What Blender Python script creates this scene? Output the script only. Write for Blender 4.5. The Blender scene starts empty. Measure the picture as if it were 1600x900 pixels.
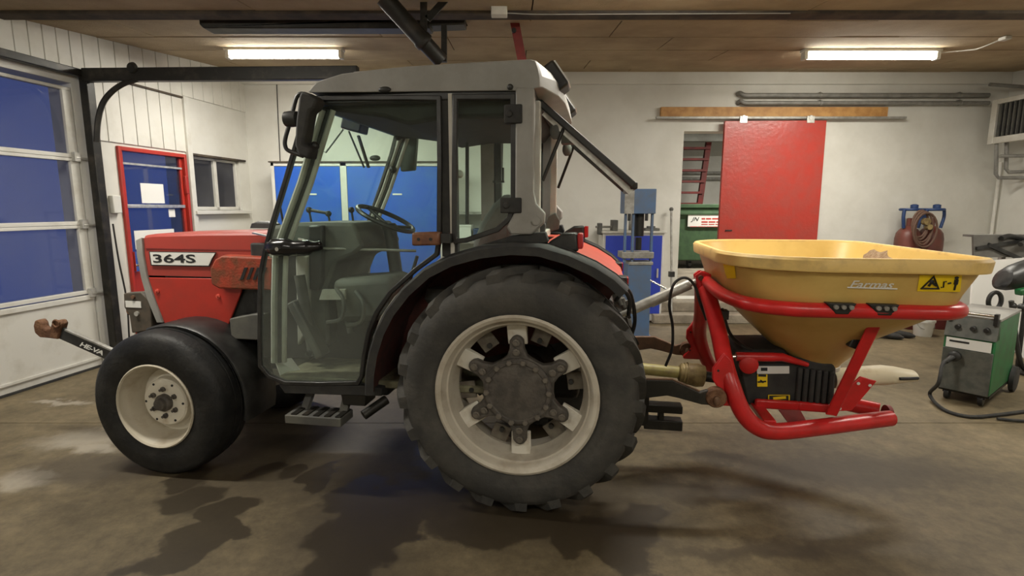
import bpy, bmesh, math, random
from mathutils import Vector, Matrix
R = math.radians
random.seed(7)
C = bpy.context.scene.collection
S = bpy.context.scene

# ------------------------------------------------------------------ camera, world, exposure
FPX = 830.0; TH = math.atan(125/830.0); CH = 1.5
cam = bpy.data.cameras.new('camera'); cam.sensor_width = 36; cam.lens = 36*FPX/1600; cam.clip_start = .05
co = bpy.data.objects.new('camera', cam); C.objects.link(co)
co.location = (0, 0, CH); co.rotation_euler = (math.pi/2-TH, 0, 0); S.camera = co
S.view_settings.view_transform = 'Standard'; S.view_settings.look = 'None'
S.view_settings.gamma = 1; S.view_settings.use_curve_mapping = False
S.view_settings.exposure = 0.22
W = bpy.data.worlds.new('dusk'); S.world = W; W.use_nodes = True
W.node_tree.nodes['Background'].inputs[0].default_value = (.060, .086, .235, 1)
W.node_tree.nodes['Background'].inputs[1].default_value = 1.0
TUBE_W = 42.0          # watts of one fluorescent fitting
TUBE_COL = (1.0, .95, .85)

# ------------------------------------------------------------------ frames
PSI = R(9.5); PHI = math.atan(.165)
FR = {'w': ((0, 0), 0.0), 't': ((.1315, 3.10), -PSI), 'l': ((-3.94, 4.86), -PHI)}
cs, sn = math.cos(TH), math.sin(TH)
def ray(x, y):
    u = (x-800)/FPX; v = (y-450)/FPX
    return (u, cs-v*sn, -sn-v*cs)
EA = (math.cos(PSI), -math.sin(PSI)); EB = (math.sin(PSI), math.cos(PSI)); OT = FR['t'][0]
def P(x, y, b):      # a point of the photograph on the plane b = const of the tractor frame
    d = ray(x, y); t = (b+OT[0]*EB[0]+OT[1]*EB[1])/(d[0]*EB[0]+d[1]*EB[1])
    qx, qy = t*d[0]-OT[0], t*d[1]-OT[1]
    return Vector((qx*EA[0]+qy*EA[1], b, t*d[2]+CH))
def PY(x, y, Y):
    d = ray(x, y); t = Y/d[1]; return Vector((t*d[0], Y, t*d[2]+CH))
def PF(x, y, z=0):
    d = ray(x, y); t = (z-CH)/d[2]; return Vector((t*d[0], t*d[1], z))
def az(x, y, b): p = P(x, y, b); return (p.x, p.z)

# ------------------------------------------------------------------ materials
MT = {}
def mat(name, col, rough=.6, metal=0, col2=None, scale=6, lo=.4, hi=.62, bump=0, bscale=40, spec=.5, detail=5, coat=0):
    m = bpy.data.materials.new(name); m.use_nodes = True; nt = m.node_tree; b = nt.nodes['Principled BSDF']
    b.inputs['Roughness'].default_value = rough; b.inputs['Metallic'].default_value = metal
    b.inputs['Specular IOR Level'].default_value = spec; b.inputs['Coat Weight'].default_value = coat
    b.inputs['Base Color'].default_value = (*col, 1)
    tc = nt.nodes.new('ShaderNodeNewGeometry')
    if col2:
        n = nt.nodes.new('ShaderNodeTexNoise'); n.inputs['Scale'].default_value = scale; n.inputs['Detail'].default_value = detail
        n.inputs['Roughness'].default_value = .62
        r = nt.nodes.new('ShaderNodeValToRGB'); r.color_ramp.elements[0].position = lo; r.color_ramp.elements[1].position = hi
        r.color_ramp.elements[0].color = (*col, 1); r.color_ramp.elements[1].color = (*col2, 1)
        nt.links.new(tc.outputs['Position'], n.inputs['Vector']); nt.links.new(n.outputs['Fac'], r.inputs['Fac'])
        nt.links.new(r.outputs['Color'], b.inputs['Base Color'])
    if bump:
        n2 = nt.nodes.new('ShaderNodeTexNoise'); n2.inputs['Scale'].default_value = bscale; n2.inputs['Detail'].default_value = 4
        bp = nt.nodes.new('ShaderNodeBump'); bp.inputs['Strength'].default_value = bump; bp.inputs['Distance'].default_value = .02
        nt.links.new(tc.outputs['Position'], n2.inputs['Vector']); nt.links.new(n2.outputs['Fac'], bp.inputs['Height'])
        nt.links.new(bp.outputs['Normal'], b.inputs['Normal'])
    MT[name] = m; return m
def glass(name, tint, dust, dcol, gloss=.06, dscale=3.0, lo=.35, hi=.7):
    m = bpy.data.materials.new(name); m.use_nodes = True; nt = m.node_tree; nt.nodes.clear()
    o = nt.nodes.new('ShaderNodeOutputMaterial'); t = nt.nodes.new('ShaderNodeBsdfTransparent'); t.inputs[0].default_value = (*tint, 1)
    g = nt.nodes.new('ShaderNodeBsdfGlossy'); g.inputs['Roughness'].default_value = .03
    d = nt.nodes.new('ShaderNodeBsdfDiffuse'); d.inputs[0].default_value = (*dcol, 1)
    n = nt.nodes.new('ShaderNodeTexNoise'); n.inputs['Scale'].default_value = dscale; n.inputs['Detail'].default_value = 4
    ge = nt.nodes.new('ShaderNodeNewGeometry'); nt.links.new(ge.outputs['Position'], n.inputs['Vector'])
    mr = nt.nodes.new('ShaderNodeMapRange'); mr.inputs[1].default_value = lo; mr.inputs[2].default_value = hi
    mr.inputs[3].default_value = dust*.4; mr.inputs[4].default_value = dust
    nt.links.new(n.outputs['Fac'], mr.inputs[0])
    fr = nt.nodes.new('ShaderNodeLayerWeight'); fr.inputs[0].default_value = .5
    pw = nt.nodes.new('ShaderNodeMath'); pw.operation = 'POWER'; pw.inputs[1].default_value = 5; nt.links.new(fr.outputs['Facing'], pw.inputs[0])
    ma = nt.nodes.new('ShaderNodeMath'); ma.operation = 'MULTIPLY_ADD'; ma.inputs[1].default_value = .6; ma.inputs[2].default_value = gloss
    nt.links.new(pw.outputs[0], ma.inputs[0])
    m1 = nt.nodes.new('ShaderNodeMixShader'); m2 = nt.nodes.new('ShaderNodeMixShader')
    nt.links.new(mr.outputs[0], m1.inputs[0]); nt.links.new(t.outputs[0], m1.inputs[1]); nt.links.new(d.outputs[0], m1.inputs[2])
    nt.links.new(ma.outputs[0], m2.inputs[0]); nt.links.new(m1.outputs[0], m2.inputs[1]); nt.links.new(g.outputs[0], m2.inputs[2])
    nt.links.new(m2.outputs[0], o.inputs[0]); MT[name] = m; return m
def dust_and_reflection(src, name, dust, z0, z1):     # same glass, dust and floor reflection painted as a film thickening downwards
    m = MT[src].copy(); m.name = name; nt = m.node_tree
    mr = next(n for n in nt.nodes if n.type == 'MAP_RANGE'); mx = mr.outputs[0].links[0].to_node
    ge = next(n for n in nt.nodes if n.type == 'NEW_GEOMETRY'); sp = nt.nodes.new('ShaderNodeSeparateXYZ'); nt.links.new(ge.outputs['Position'], sp.inputs[0])
    m2 = nt.nodes.new('ShaderNodeMapRange'); m2.inputs[1].default_value = z0; m2.inputs[2].default_value = z1; m2.inputs[3].default_value = dust; m2.inputs[4].default_value = 0; nt.links.new(sp.outputs['Z'], m2.inputs[0])  # dust here also holds the painted floor reflection
    ad = nt.nodes.new('ShaderNodeMath'); ad.operation = 'ADD'; nt.links.new(mr.outputs[0], ad.inputs[0]); nt.links.new(m2.outputs[0], ad.inputs[1]); nt.links.new(ad.outputs[0], mx.inputs[0]); MT[name] = m
def emit(name, col, st):
    m = bpy.data.materials.new(name); m.use_nodes = True; nt = m.node_tree; nt.nodes.clear()
    o = nt.nodes.new('ShaderNodeOutputMaterial'); e = nt.nodes.new('ShaderNodeEmission')
    e.inputs[0].default_value = (*col, 1); e.inputs[1].default_value = st; nt.links.new(e.outputs[0], o.inputs[0]); MT[name] = m

mat('wall', (.66, .65, .60), .75, col2=(.55, .535, .48), scale=1.3, lo=.42, hi=.75, bump=.12, bscale=9)
mat('wall_grey', (.40, .40, .38), .8, col2=(.28, .27, .25), scale=2)
mat('white_paint', (.64, .63, .58), .5, col2=(.52, .50, .44), scale=4, lo=.5, hi=.75)
mat('board_paint', (.68, .665, .61), .6, col2=(.56, .54, .48), scale=3, lo=.45, hi=.75)
mat('ceiling', (.42, .325, .20), .85, col2=(.30, .225, .135), scale=1.6, lo=.38, hi=.66, bump=.25, bscale=60)
mat('dark_wood', (.035, .026, .02), .8, col2=(.08, .06, .04), scale=5)
mat('dark_steel', (.018, .017, .014), .45, .3, col2=(.06, .05, .04), scale=7, lo=.5, hi=.75)
mat('black', (.012, .012, .012), .42, col2=(.03, .03, .028), scale=9)
mat('black_gloss', (.01, .01, .011), .2)
mat('black_matte', (.02, .02, .02), .75, col2=(.035, .034, .03), scale=14)
mat('rubber', (.011, .0115, .012), .55, spec=.3, col2=(.030, .029, .027), scale=7, lo=.42, hi=.72, bump=.15, bscale=50)
mat('rubber_dusty', (.036, .035, .032), .75, col2=(.075, .070, .060), scale=6, lo=.4, hi=.7, bump=.2, bscale=40)
mat('rim_grey', (.50, .46, .38), .5, col2=(.36, .31, .24), scale=9, lo=.45, hi=.72)
mat('rim_cream', (.70, .66, .56), .45, col2=(.45, .36, .24), scale=8, lo=.56, hi=.8)
mat('rim_shaded', (.50, .455, .36), .5, col2=(.36, .29, .20), scale=10, lo=.5, hi=.78)  # rim cream with the barrel's shading put into the colour
mat('bracket_white', (.66, .63, .55), .5, col2=(.48, .42, .33), scale=15, lo=.5, hi=.75)
mat('hub', (.060, .053, .046), .6, col2=(.105, .092, .078), scale=14, bump=.2, bscale=70)
mat('red', (.43, .030, .018), .4, col2=(.36, .032, .020), scale=5, spec=.5)
mat('red_hood', (.36, .045, .032), .45, col2=(.30, .048, .034), scale=4)
mat('red_lit', (.58, .085, .055), .5, col2=(.50, .075, .05), scale=4)  # tractor red lightened, the bright light on the rear panels painted in
mat('rust_red', (.36, .045, .018), .6, col2=(.17, .05, .02), scale=11, lo=.4, hi=.6, bump=.2, bscale=80)
mat('red_dark', (.20, .018, .014), .6, col2=(.12, .016, .012), scale=5)
mat('red_door', (.40, .042, .030), .3, col2=(.36, .055, .042), scale=7, bump=.15, bscale=25)
mat('red_frame', (.62, .018, .020), .32, col2=(.50, .02, .018), scale=8)
mat('cab_grey', (.30, .292, .27), .55, col2=(.245, .238, .218), scale=5, bump=.03, bscale=90)
mat('cab_light', (.55, .54, .49), .5, col2=(.46, .44, .38), scale=6)
mat('dash', (.080, .079, .074), .7, col2=(.12, .118, .10), scale=6)
mat('rust', (.10, .042, .018), .8, col2=(.20, .10, .05), scale=18, bump=.4, bscale=90)
mat('rust_brown', (.16, .085, .045), .7, col2=(.09, .05, .03), scale=10)
mat('yellow', (.64, .44, .135), .42, col2=(.55, .36, .10), scale=4, lo=.45, hi=.7)
mat('yellow_lip', (.72, .50, .17), .5, col2=(.50, .34, .13), scale=9, lo=.5, hi=.75)
mat('label_yellow', (.88, .62, .01), .5)
mat('label_white', (.72, .72, .68), .5)
mat('ink', (.015, .015, .015), .6)
mat('ink_red', (.45, .05, .04), .6)
mat('chrome', (.75, .75, .74), .18, 1)
mat('steel', (.36, .355, .33), .5, .45, col2=(.24, .23, .205), scale=14)
mat('pipe_grey', (.27, .265, .245), .5, .2, col2=(.20, .195, .18), scale=10)
mat('nut_grey', (.16, .142, .118), .5, .2)
mat('lug_grey', (.17, .15, .115), .65, col2=(.11, .09, .07), scale=20)
mat('red_shaded', (.095, .024, .018), .85, col2=(.05, .02, .016), scale=8)  # mudguard red darkened, the shade inside the wheel arch painted in
mat('galv', (.62, .61, .57), .4, .6, col2=(.45, .44, .40), scale=18)
mat('brass', (.32, .24, .10), .55, .2, col2=(.17, .115, .05), scale=22)
mat('guard_yellow', (.36, .31, .10), .5, col2=(.26, .21, .08), scale=14)
mat('blue_door', (.018, .105, .56), .45, col2=(.03, .13, .52), scale=3)
mat('blue_bench', (.02, .045, .40), .5)
mat('blue_press', (.085, .155, .29), .5, col2=(.10, .14, .21), scale=6)
mat('blue_plastic', (.014, .040, .13), .5)
mat('wood', (.50, .27, .085), .6, col2=(.36, .17, .05), scale=8)
mat('green_bin', (.045, .10, .04), .6, col2=(.03, .07, .03), scale=6)
mat('green_weld', (.01, .14, .04), .45, col2=(.02, .09, .03), scale=9)
mat('grey_weld', (.065, .070, .060), .6, col2=(.10, .10, .085), scale=14)
mat('sheet_grey', (.15, .145, .13), .55, .2, col2=(.11, .105, .095), scale=6)
mat('concrete', (.30, .26, .20), .85, col2=(.20, .17, .13), scale=5, bump=.3, bscale=30)
mat('cylinder_red', (.15, .040, .028), .45, col2=(.10, .042, .03), scale=8)
mat('hose_brown', (.11, .06, .04), .7)
mat('orange_lens', (.20, .085, .04), .4, col2=(.13, .05, .03), scale=25)
mat('red_lens', (.45, .02, .02), .2)
mat('paper', (.80, .79, .76), .8)
mat('fabric', (.19, .195, .185), .9, col2=(.14, .14, .13), scale=9)
mat('cream_plastic', (.74, .68, .50), .5, col2=(.60, .52, .34), scale=12, lo=.52, hi=.7)
mat('floor_mat', (.20, .19, .12), .9, col2=(.11, .10, .06), scale=12)
mat('olive_steel', (.055, .047, .035), .65, col2=(.09, .07, .05), scale=14)
mat('residue', (.26, .17, .10), .95, col2=(.36, .26, .17), scale=30, bump=.6, bscale=80)
mat('white_cloth', (.74, .73, .70), .85)
mat('glove_yellow', (.45, .30, .04), .8)
mat('maroon', (.12, .02, .02), .5)
glass('cab_glass', (.935, .995, .960), .03, (.37, .385, .365), .02)
dust_and_reflection('cab_glass', 'cab_glass_dust_and_reflection', .13, .8, 1.45)
glass('window_glass', (.78, .79, .84), .13, (.24, .26, .34), .04, 1.6)
glass('door_glass', (.60, .64, .76), .10, (.16, .18, .24), .05, 2.5)
glass('office_glass', (.45, .46, .52), .32, (.20, .20, .20), .05, 2.0)
emit('tube', (1.0, .95, .82), 26.0)
emit('lamp_far', (1.0, .75, .35), 12.0)

# floor: concrete with wet stains, painted shade and dusty patches, each of a shape of its own
def floor_material():
    m = bpy.data.materials.new('floor_concrete'); m.use_nodes = True; nt = m.node_tree; N = nt.nodes.new; L = nt.links.new
    b = nt.nodes['Principled BSDF']
    g = N('ShaderNodeNewGeometry')
    def noise(sc, det=6, ro=.6):
        n = N('ShaderNodeTexNoise'); n.inputs['Scale'].default_value = sc; n.inputs['Detail'].default_value = det
        n.inputs['Roughness'].default_value = ro; L(g.outputs['Position'], n.inputs['Vector']); return n
    nw = noise(2.6, 6)
    sub = N('ShaderNodeVectorMath'); sub.operation = 'SUBTRACT'; sub.inputs[1].default_value = (.5, .5, .5); L(nw.outputs['Color'], sub.inputs[0])
    sc = N('ShaderNodeVectorMath'); sc.operation = 'MULTIPLY'; sc.inputs[1].default_value = (.55, .55, 0); L(sub.outputs[0], sc.inputs[0])
    ad = N('ShaderNodeVectorMath'); ad.operation = 'ADD'; L(g.outputs['Position'], ad.inputs[0]); L(sc.outputs[0], ad.inputs[1])
    def blobs(lst, soft):
        prev = None
        for (x, y, rx, ry) in lst:
            c0 = PF(x, y); ex = abs(PF(x+rx, y).x-c0.x); ey = abs(PF(x, y-ry).y-PF(x, y+ry).y)/2
            s1 = N('ShaderNodeVectorMath'); s1.operation = 'SUBTRACT'; s1.inputs[1].default_value = (c0.x, c0.y, 0); L(ad.outputs[0], s1.inputs[0])
            s2 = N('ShaderNodeVectorMath'); s2.operation = 'MULTIPLY'; s2.inputs[1].default_value = (1/ex, 1/ey, 0); L(s1.outputs[0], s2.inputs[0])
            ln = N('ShaderNodeVectorMath'); ln.operation = 'LENGTH'; L(s2.outputs[0], ln.inputs[0])
            if prev is None: prev = ln.outputs['Value']
            else:
                mn = N('ShaderNodeMath'); mn.operation = 'MINIMUM'; L(prev, mn.inputs[0]); L(ln.outputs['Value'], mn.inputs[1]); prev = mn.outputs[0]
        r = N('ShaderNodeMapRange'); r.interpolation_type = 'SMOOTHSTEP'; r.inputs[1].default_value = 1+soft; r.inputs[2].default_value = 1-soft
        r.inputs[3].default_value = 0; r.inputs[4].default_value = 1; L(prev, r.inputs[0]); return r.outputs[0]
    wet = blobs([(545, 850, 62, 40), (600, 805, 62, 34), (650, 770, 55, 30), (510, 900, 60, 36), (560, 760, 24, 14), (505, 745, 22, 34), (462, 738, 24, 16),
                 (345, 805, 40, 22), (310, 775, 46, 24), (285, 750, 30, 14), (360, 830, 30, 14), (290, 850, 50, 26), (235, 893, 55, 22), (405, 735, 30, 14), (720, 720, 60, 60), (780, 820, 120, 30),
                 (960, 840, 60, 40), (915, 855, 36, 38), (985, 880, 36, 30), (1000, 800, 40, 18),
                 (570, 785, 60, 20), (620, 840, 40, 30), (330, 835, 40, 20), (265, 872, 45, 20), (690, 800, 60, 24), (860, 830, 70, 18)], .16)
    damp_shade = blobs([(560, 690, 300, 80), (430, 660, 120, 50), (700, 760, 160, 50), (1090, 765, 150, 16), (1190, 855, 170, 14), (150, 735, 120, 26), (880, 800, 200, 60), (560, 830, 110, 80), (1120, 715, 60, 8), (1330, 740, 190, 30)], .5)  # damp, plus the shadow under and beside the tractor painted in
    dust = blobs([(120, 690, 60, 16), (30, 755, 50, 14), (70, 742, 40, 8), (140, 705, 50, 8), (100, 628, 50, 3)], .5)
    n1 = noise(1.7, 8, .65); r1 = N('ShaderNodeValToRGB'); e = r1.color_ramp.elements
    e[0].position = .33; e[0].color = (.084, .064, .033, 1); e[1].position = .68; e[1].color = (.180, .141, .080, 1); L(n1.outputs['Fac'], r1.inputs[0])
    n3 = noise(11, 10, .78); r3 = N('ShaderNodeMapRange'); r3.inputs[1].default_value = .3; r3.inputs[2].default_value = .7; r3.inputs[3].default_value = .60; r3.inputs[4].default_value = 1.36
    L(n3.outputs['Fac'], r3.inputs[0])
    mx0 = N('ShaderNodeVectorMath'); mx0.operation = 'SCALE'; L(r1.outputs[0], mx0.inputs[0]); L(r3.outputs[0], mx0.inputs['Scale'])
    def mix(fac, a, col, k):
        ml = N('ShaderNodeMath'); ml.operation = 'MULTIPLY'; ml.inputs[1].default_value = k; L(fac, ml.inputs[0])
        x = N('ShaderNodeMix'); x.data_type = 'RGBA'; x.inputs[7].default_value = (*col, 1); L(ml.outputs[0], x.inputs[0]); L(a, x.inputs[6]); return x.outputs[2]
    c = mix(dust, mx0.outputs[0], (.42, .38, .31), .6)
    c = mix(damp_shade, c, (.042, .031, .018), .70)
    c = mix(wet, c, (.030, .022, .013), .82)
    L(c, b.inputs['Base Color'])
    rr = N('ShaderNodeMapRange'); rr.inputs[3].default_value = .62; rr.inputs[4].default_value = .44; L(wet, rr.inputs[0]); L(rr.outputs[0], b.inputs['Roughness'])
    bp = N('ShaderNodeBump'); bp.inputs['Strength'].default_value = .12; bp.inputs['Distance'].default_value = .01; L(n3.outputs['Fac'], bp.inputs['Height']); L(bp.outputs[0], b.inputs['Normal'])
    MT['floor'] = m
floor_material()

# ------------------------------------------------------------------ mesh building
OFFS = {}
def root_of(o):
    while o.parent: o = o.parent
    return o
def setprops(o, label=None, cat=None, group=None, kind=None):
    if label: o['label'] = label
    if cat: o['category'] = cat
    if group: o['group'] = group
    if kind: o['kind'] = kind
    return o
def place(o, frame, off):
    (ox, oy), rz = FR[frame]; c, s = math.cos(rz), math.sin(rz)
    o.location = (ox+c*off[0]-s*off[1], oy+s*off[0]+c*off[1], off[2]); o.rotation_euler = (0, 0, rz)
def thing(name, label, cat, frame='w', off=(0, 0, 0), group=None, kind=None):
    o = bpy.data.objects.new(name, None); C.objects.link(o); o.empty_display_size = .1
    place(o, frame, off); OFFS[o.name] = Vector(off)
    return setprops(o, label, cat, group, kind)
def smooth_path(pts, k=6, closed=False):
    pts = [Vector(p) for p in pts]; n = len(pts); out = []
    for i in range(n if closed else n-1):
        p1, p2 = pts[i], pts[(i+1) % n]
        p0 = pts[i-1] if (i > 0 or closed) else p1*2-p2
        p3 = pts[(i+2) % n] if (i+2 < n or closed) else p2*2-p1
        for j in range(k):
            t = j/k
            out.append(.5*((2*p1)+(-p0+p2)*t+(2*p0-5*p1+4*p2-p3)*t*t+(-p0+3*p1-3*p2+p3)*t**3))
    if not closed: out.append(pts[-1])
    return out
class MB:
    def __init__(s): s.v = []; s.f = []
    def add(s, vs, fs):
        n = len(s.v); s.v += [Vector(v) for v in vs]; s.f += [tuple(i+n for i in f) for f in fs]; return s
    def box(s, x0, x1, y0, y1, z0, z1):
        return s.add([(x, y, z) for x in (x0, x1) for y in (y0, y1) for z in (z0, z1)],
                     [(0, 1, 3, 2), (4, 6, 7, 5), (0, 4, 5, 1), (2, 3, 7, 6), (0, 2, 6, 4), (1, 5, 7, 3)])
    def obox(s, c, size, rot):      # box centred at c, rotated by euler
        m = Matrix.Translation(c) @ rot.to_4x4()
        x, y, z = [k/2 for k in size]
        return s.add([m @ Vector((i*x, j*y, k*z)) for i in (-1, 1) for j in (-1, 1) for k in (-1, 1)],
                     [(0, 1, 3, 2), (4, 6, 7, 5), (0, 4, 5, 1), (2, 3, 7, 6), (0, 2, 6, 4), (1, 5, 7, 3)])
    def bar(s, p, q, w, h, up=(0, 0, 1)):     # rectangular bar from p to q
        p, q = Vector(p), Vector(q); d = (q-p); l = d.length; d.normalize(); u = Vector(up)
        sd = d.cross(u)
        if sd.length < 1e-4: sd = d.cross(Vector((1, 0, 0)))
        sd.normalize(); u = sd.cross(d)
        vs = [b+sd*(i*w/2)+u*(j*h/2) for b in (p, q) for i in (-1, 1) for j in (-1, 1)]
        return s.add(vs, [(0, 1, 3, 2), (4, 6, 7, 5), (0, 4, 5, 1), (2, 3, 7, 6), (0, 2, 6, 4), (1, 5, 7, 3)])
    def prism(s, poly, y0, y1):     # (x,z) polygon extruded along y
        n = len(poly); vs = [(p[0], y0, p[1]) for p in poly]+[(p[0], y1, p[1]) for p in poly]
        return s.add(vs, [tuple(range(n)), tuple(range(2*n-1, n-1, -1))]+[(i, n+i, n+(i+1) % n, (i+1) % n) for i in range(n)])
    def prismz(s, poly, z0, z1):
        n = len(poly); vs = [(p[0], p[1], z0) for p in poly]+[(p[0], p[1], z1) for p in poly]
        return s.add(vs, [tuple(range(n)), tuple(range(2*n-1, n-1, -1))]+[(i, n+i, n+(i+1) % n, (i+1) % n) for i in range(n)])
    def plate(s, pts, t):           # thin slab on any planar polygon
        pts = [Vector(p) for p in pts]; nm = (pts[1]-pts[0]).cross(pts[2]-pts[0]).normalized(); n = len(pts)
        vs = [p-nm*t/2 for p in pts]+[p+nm*t/2 for p in pts]
        return s.add(vs, [tuple(range(n)), tuple(range(2*n-1, n-1, -1))]+[(i, n+i, n+(i+1) % n, (i+1) % n) for i in range(n)])
    def loft(s, rings, caps=True, closed=False):
        n = len(rings[0]); vs = [v for r in rings for v in r]; fs = []; m = len(rings)
        for k in range(m if closed else m-1):
            for i in range(n):
                a, b = k*n, ((k+1) % m)*n
                fs.append((a+i, a+(i+1) % n, b+(i+1) % n, b+i))
        if caps and not closed: fs += [tuple(range(n-1, -1, -1)), tuple(range((m-1)*n, m*n))]
        return s.add(vs, fs)
    def tube(s, pts, r, n=10, closed=False, caps=True, flat=None):
        pts = [Vector(p) for p in pts]; m = len(pts); rings = []; nrm = None
        for i, p in enumerate(pts):
            if closed: t = pts[(i+1) % m]-pts[i-1]
            else: t = pts[min(i+1, m-1)]-pts[max(i-1, 0)]
            t.normalize()
            if nrm is None:
                nrm = t.cross(Vector((0, 0, 1)))
                if nrm.length < .05: nrm = t.cross(Vector((0, 1, 0)))
                nrm.normalize()
            else:
                nrm = (nrm-t*nrm.dot(t)).normalized()
            bn = t.cross(nrm); rr = r[i] if isinstance(r, (list, tuple)) else r
            fx, fy = flat if flat else (1, 1)
            rings.append([p+nrm*math.cos(2*math.pi*j/n)*rr*fx+bn*math.sin(2*math.pi*j/n)*rr*fy for j in range(n)])
        return s.loft(rings, caps, closed)
    def lathe(s, prof, c, axis='y', n=32, closed=False, caps=True):   # prof: (radius, offset along the axis)
        c = Vector(c); rings = []
        for r, h in prof:
            ring = []
            for j in range(n):
                a = 2*math.pi*j/n; u, w = math.cos(a)*r, math.sin(a)*r
                ring.append(c+(Vector((u, h, w)) if axis == 'y' else Vector((u, w, h)) if axis == 'z' else Vector((h, u, w))))
            rings.append(ring)
        return s.loft(rings, caps, closed)
    def cyl(s, p, q, r, n=14, r2=None):
        return s.tube([p, q], [r, r if r2 is None else r2], n)
    def ball(s, c, r, n=14):
        if not isinstance(r, (tuple, list)): r = (r, r, r)
        c = Vector(c); rings = []
        for i in range(1, 8):
            t = math.pi*i/8
            rings.append([c+Vector((math.sin(t)*math.cos(2*math.pi*j/n)*r[0], math.sin(t)*math.sin(2*math.pi*j/n)*r[1], math.cos(t)*r[2])) for j in range(n)])
        return s.loft(rings)
    def build(s, name, m, parent=None, frame='w', off=(0, 0, 0), bevel=0, seg=2, ang=40, sm=True):
        me = bpy.data.meshes.new(name)
        if parent is not None: o0 = OFFS.get(root_of(parent).name, Vector((0, 0, 0)))
        else: o0 = Vector(off)
        me.from_pydata([v-o0 for v in s.v], [], s.f)
        bm = bmesh.new(); bm.from_mesh(me); bmesh.ops.recalc_face_normals(bm, faces=bm.faces); bm.to_mesh(me); bm.free()
        if sm:
            for p in me.polygons: p.use_smooth = True
            me.set_sharp_from_angle(angle=R(ang))
        me.materials.append(MT[m]); o = bpy.data.objects.new(name, me); C.objects.link(o)
        if parent is not None: o.parent = parent
        else: place(o, frame, off); OFFS[o.name] = Vector(off)
        if bevel:
            md = o.modifiers.new('bevel', 'BEVEL'); md.width = bevel; md.segments = seg; md.limit_method = 'ANGLE'; md.angle_limit = R(35)
            md.harden_normals = False
        return o
def one(name, mb, m, label, cat, frame='w', off=(0, 0, 0), group=None, **k):
    return setprops(mb.build(name, m, None, frame, off, **k), label, cat, group)
def struct(name, mb, m, frame='w', label=None, cat=None, off=(0, 0, 0), **k):
    return setprops(mb.build(name, m, None, frame, off, **k), label, cat, None, 'structure')
def copy_part(src, parent, loc=None, rot=None):
    o = src.copy(); C.objects.link(o); o.parent = parent
    if loc is not None: o.location = loc
    if rot is not None: o.rotation_euler = rot
    return o
def copy_tree(o, parent=None):
    c = o.copy(); C.objects.link(c); c.parent = parent
    if o.name in OFFS: OFFS[c.name] = OFFS[o.name]
    for ch in list(o.children): copy_tree(ch, c)
    return c
def text_mb(txt, origin, xdir, ydir, height, width=None, shear=0, bold=.012, gap=1.0):
    cu = bpy.data.curves.new('t', 'FONT'); cu.body = txt; cu.shear = shear; cu.extrude = 0; cu.resolution_u = 3; cu.offset = bold; cu.space_character = gap
    ob = bpy.data.objects.new('t', cu); C.objects.link(ob); dg = bpy.context.evaluated_depsgraph_get(); dg.update()
    me = bpy.data.meshes.new_from_object(ob.evaluated_get(dg)); bpy.data.objects.remove(ob); bpy.data.curves.remove(cu)
    xs = [v.co.x for v in me.vertices]; ys = [v.co.y for v in me.vertices]; x0, x1, y0, y1 = min(xs), max(xs), min(ys), max(ys)
    sy = height/(y1-y0); sx = width/(x1-x0) if width else sy
    xd, yd = Vector(xdir).normalized(), Vector(ydir).normalized(); nz = xd.cross(yd); o = Vector(origin)
    mb = MB(); mb.add([o+xd*(v.co.x-x0)*sx+yd*(v.co.y-y0)*sy for v in me.vertices], [tuple(p.vertices) for p in me.polygons])
    bpy.data.meshes.remove(me); return mb
def rrect(cx, cy, hx, hy, r, z, n=8, rr=None):
    out = []; r0 = r
    for k, (sx, sy) in enumerate(((1, 1), (-1, 1), (-1, -1), (1, -1))):
        r = rr if (rr is not None and sx > 0) else r0
        for j in range(n+1):
            a = math.pi/2*(k+j/n); out.append(Vector((cx+sx*(hx-r)+math.cos(a)*r, cy+sy*(hy-r)+math.sin(a)*r, z)))
    return out

# ------------------------------------------------------------------ the room
CB, CY0 = 3.27, 7.3
def cz(y): return 3.27-.09*(7.3-y)          # the ceiling rises towards the back wall
XR, YB, YF = 6.54, 7.3, -3.0
def xl(y): return -3.94+.165*(y-4.86)
fl = struct('floor', MB().prismz([(-7, YF), (7.2, YF), (7.2, 7.5), (-7, 7.5)], -.2, -.012), 'concrete', label='worn concrete workshop floor with wet stains and painted shade under the tractor', cat='floor')
for (x0, x1) in ((-7, 7.2),):
    for (y0, y1) in ((YF, .2), (.206, 3.56), (3.568, 7.5)):
        MB().box(x0, x1, y0, y1, -.012, 0).build('slab', 'floor', fl, sm=False)
# back wall with the door opening
OX0, OX1, OZ0, OZ1 = 2.29, 3.75, .25, 2.51
wb = MB()
wb.box(-4.4, OX0, YB, YB+.25, 0, 3.6); wb.box(OX1, 7, YB, YB+.25, 0, 3.6); wb.box(OX0, OX1, YB, YB+.25, OZ1, 3.6); wb.box(OX0, OX1, YB, YB+.25, 0, OZ0)
struct('wall_back', wb, 'wall', label='whitewashed back wall with a doorway behind the tractor', cat='wall', sm=False)
struct('wall_right', MB().box(XR, XR+.25, YF, YB+.2, 0, 3.6), 'wall', label='whitewashed wall at the right edge beside the heater', cat='wall', sm=False)
struct('wall_front', MB().box(-7, 7.2, YF-.2, YF, 0, 3.4), 'wall', label='whitewashed wall behind the viewer', cat='wall', sm=False)
struct('trim_1', MB().box(-3.6, XR, YB-.035, YB, 3.10, 3.30), 'wall', label='whitewashed ledge along the top of the back wall', cat='trim', bevel=.01)
struct('trim_2', MB().box(1.85, 3.9, YB-.5, YB, 0, .12).box(1.85, 3.9, YB-.28, YB, .12, .25), 'concrete', label='low concrete step below the sliding door', cat='step', bevel=.012)
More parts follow.
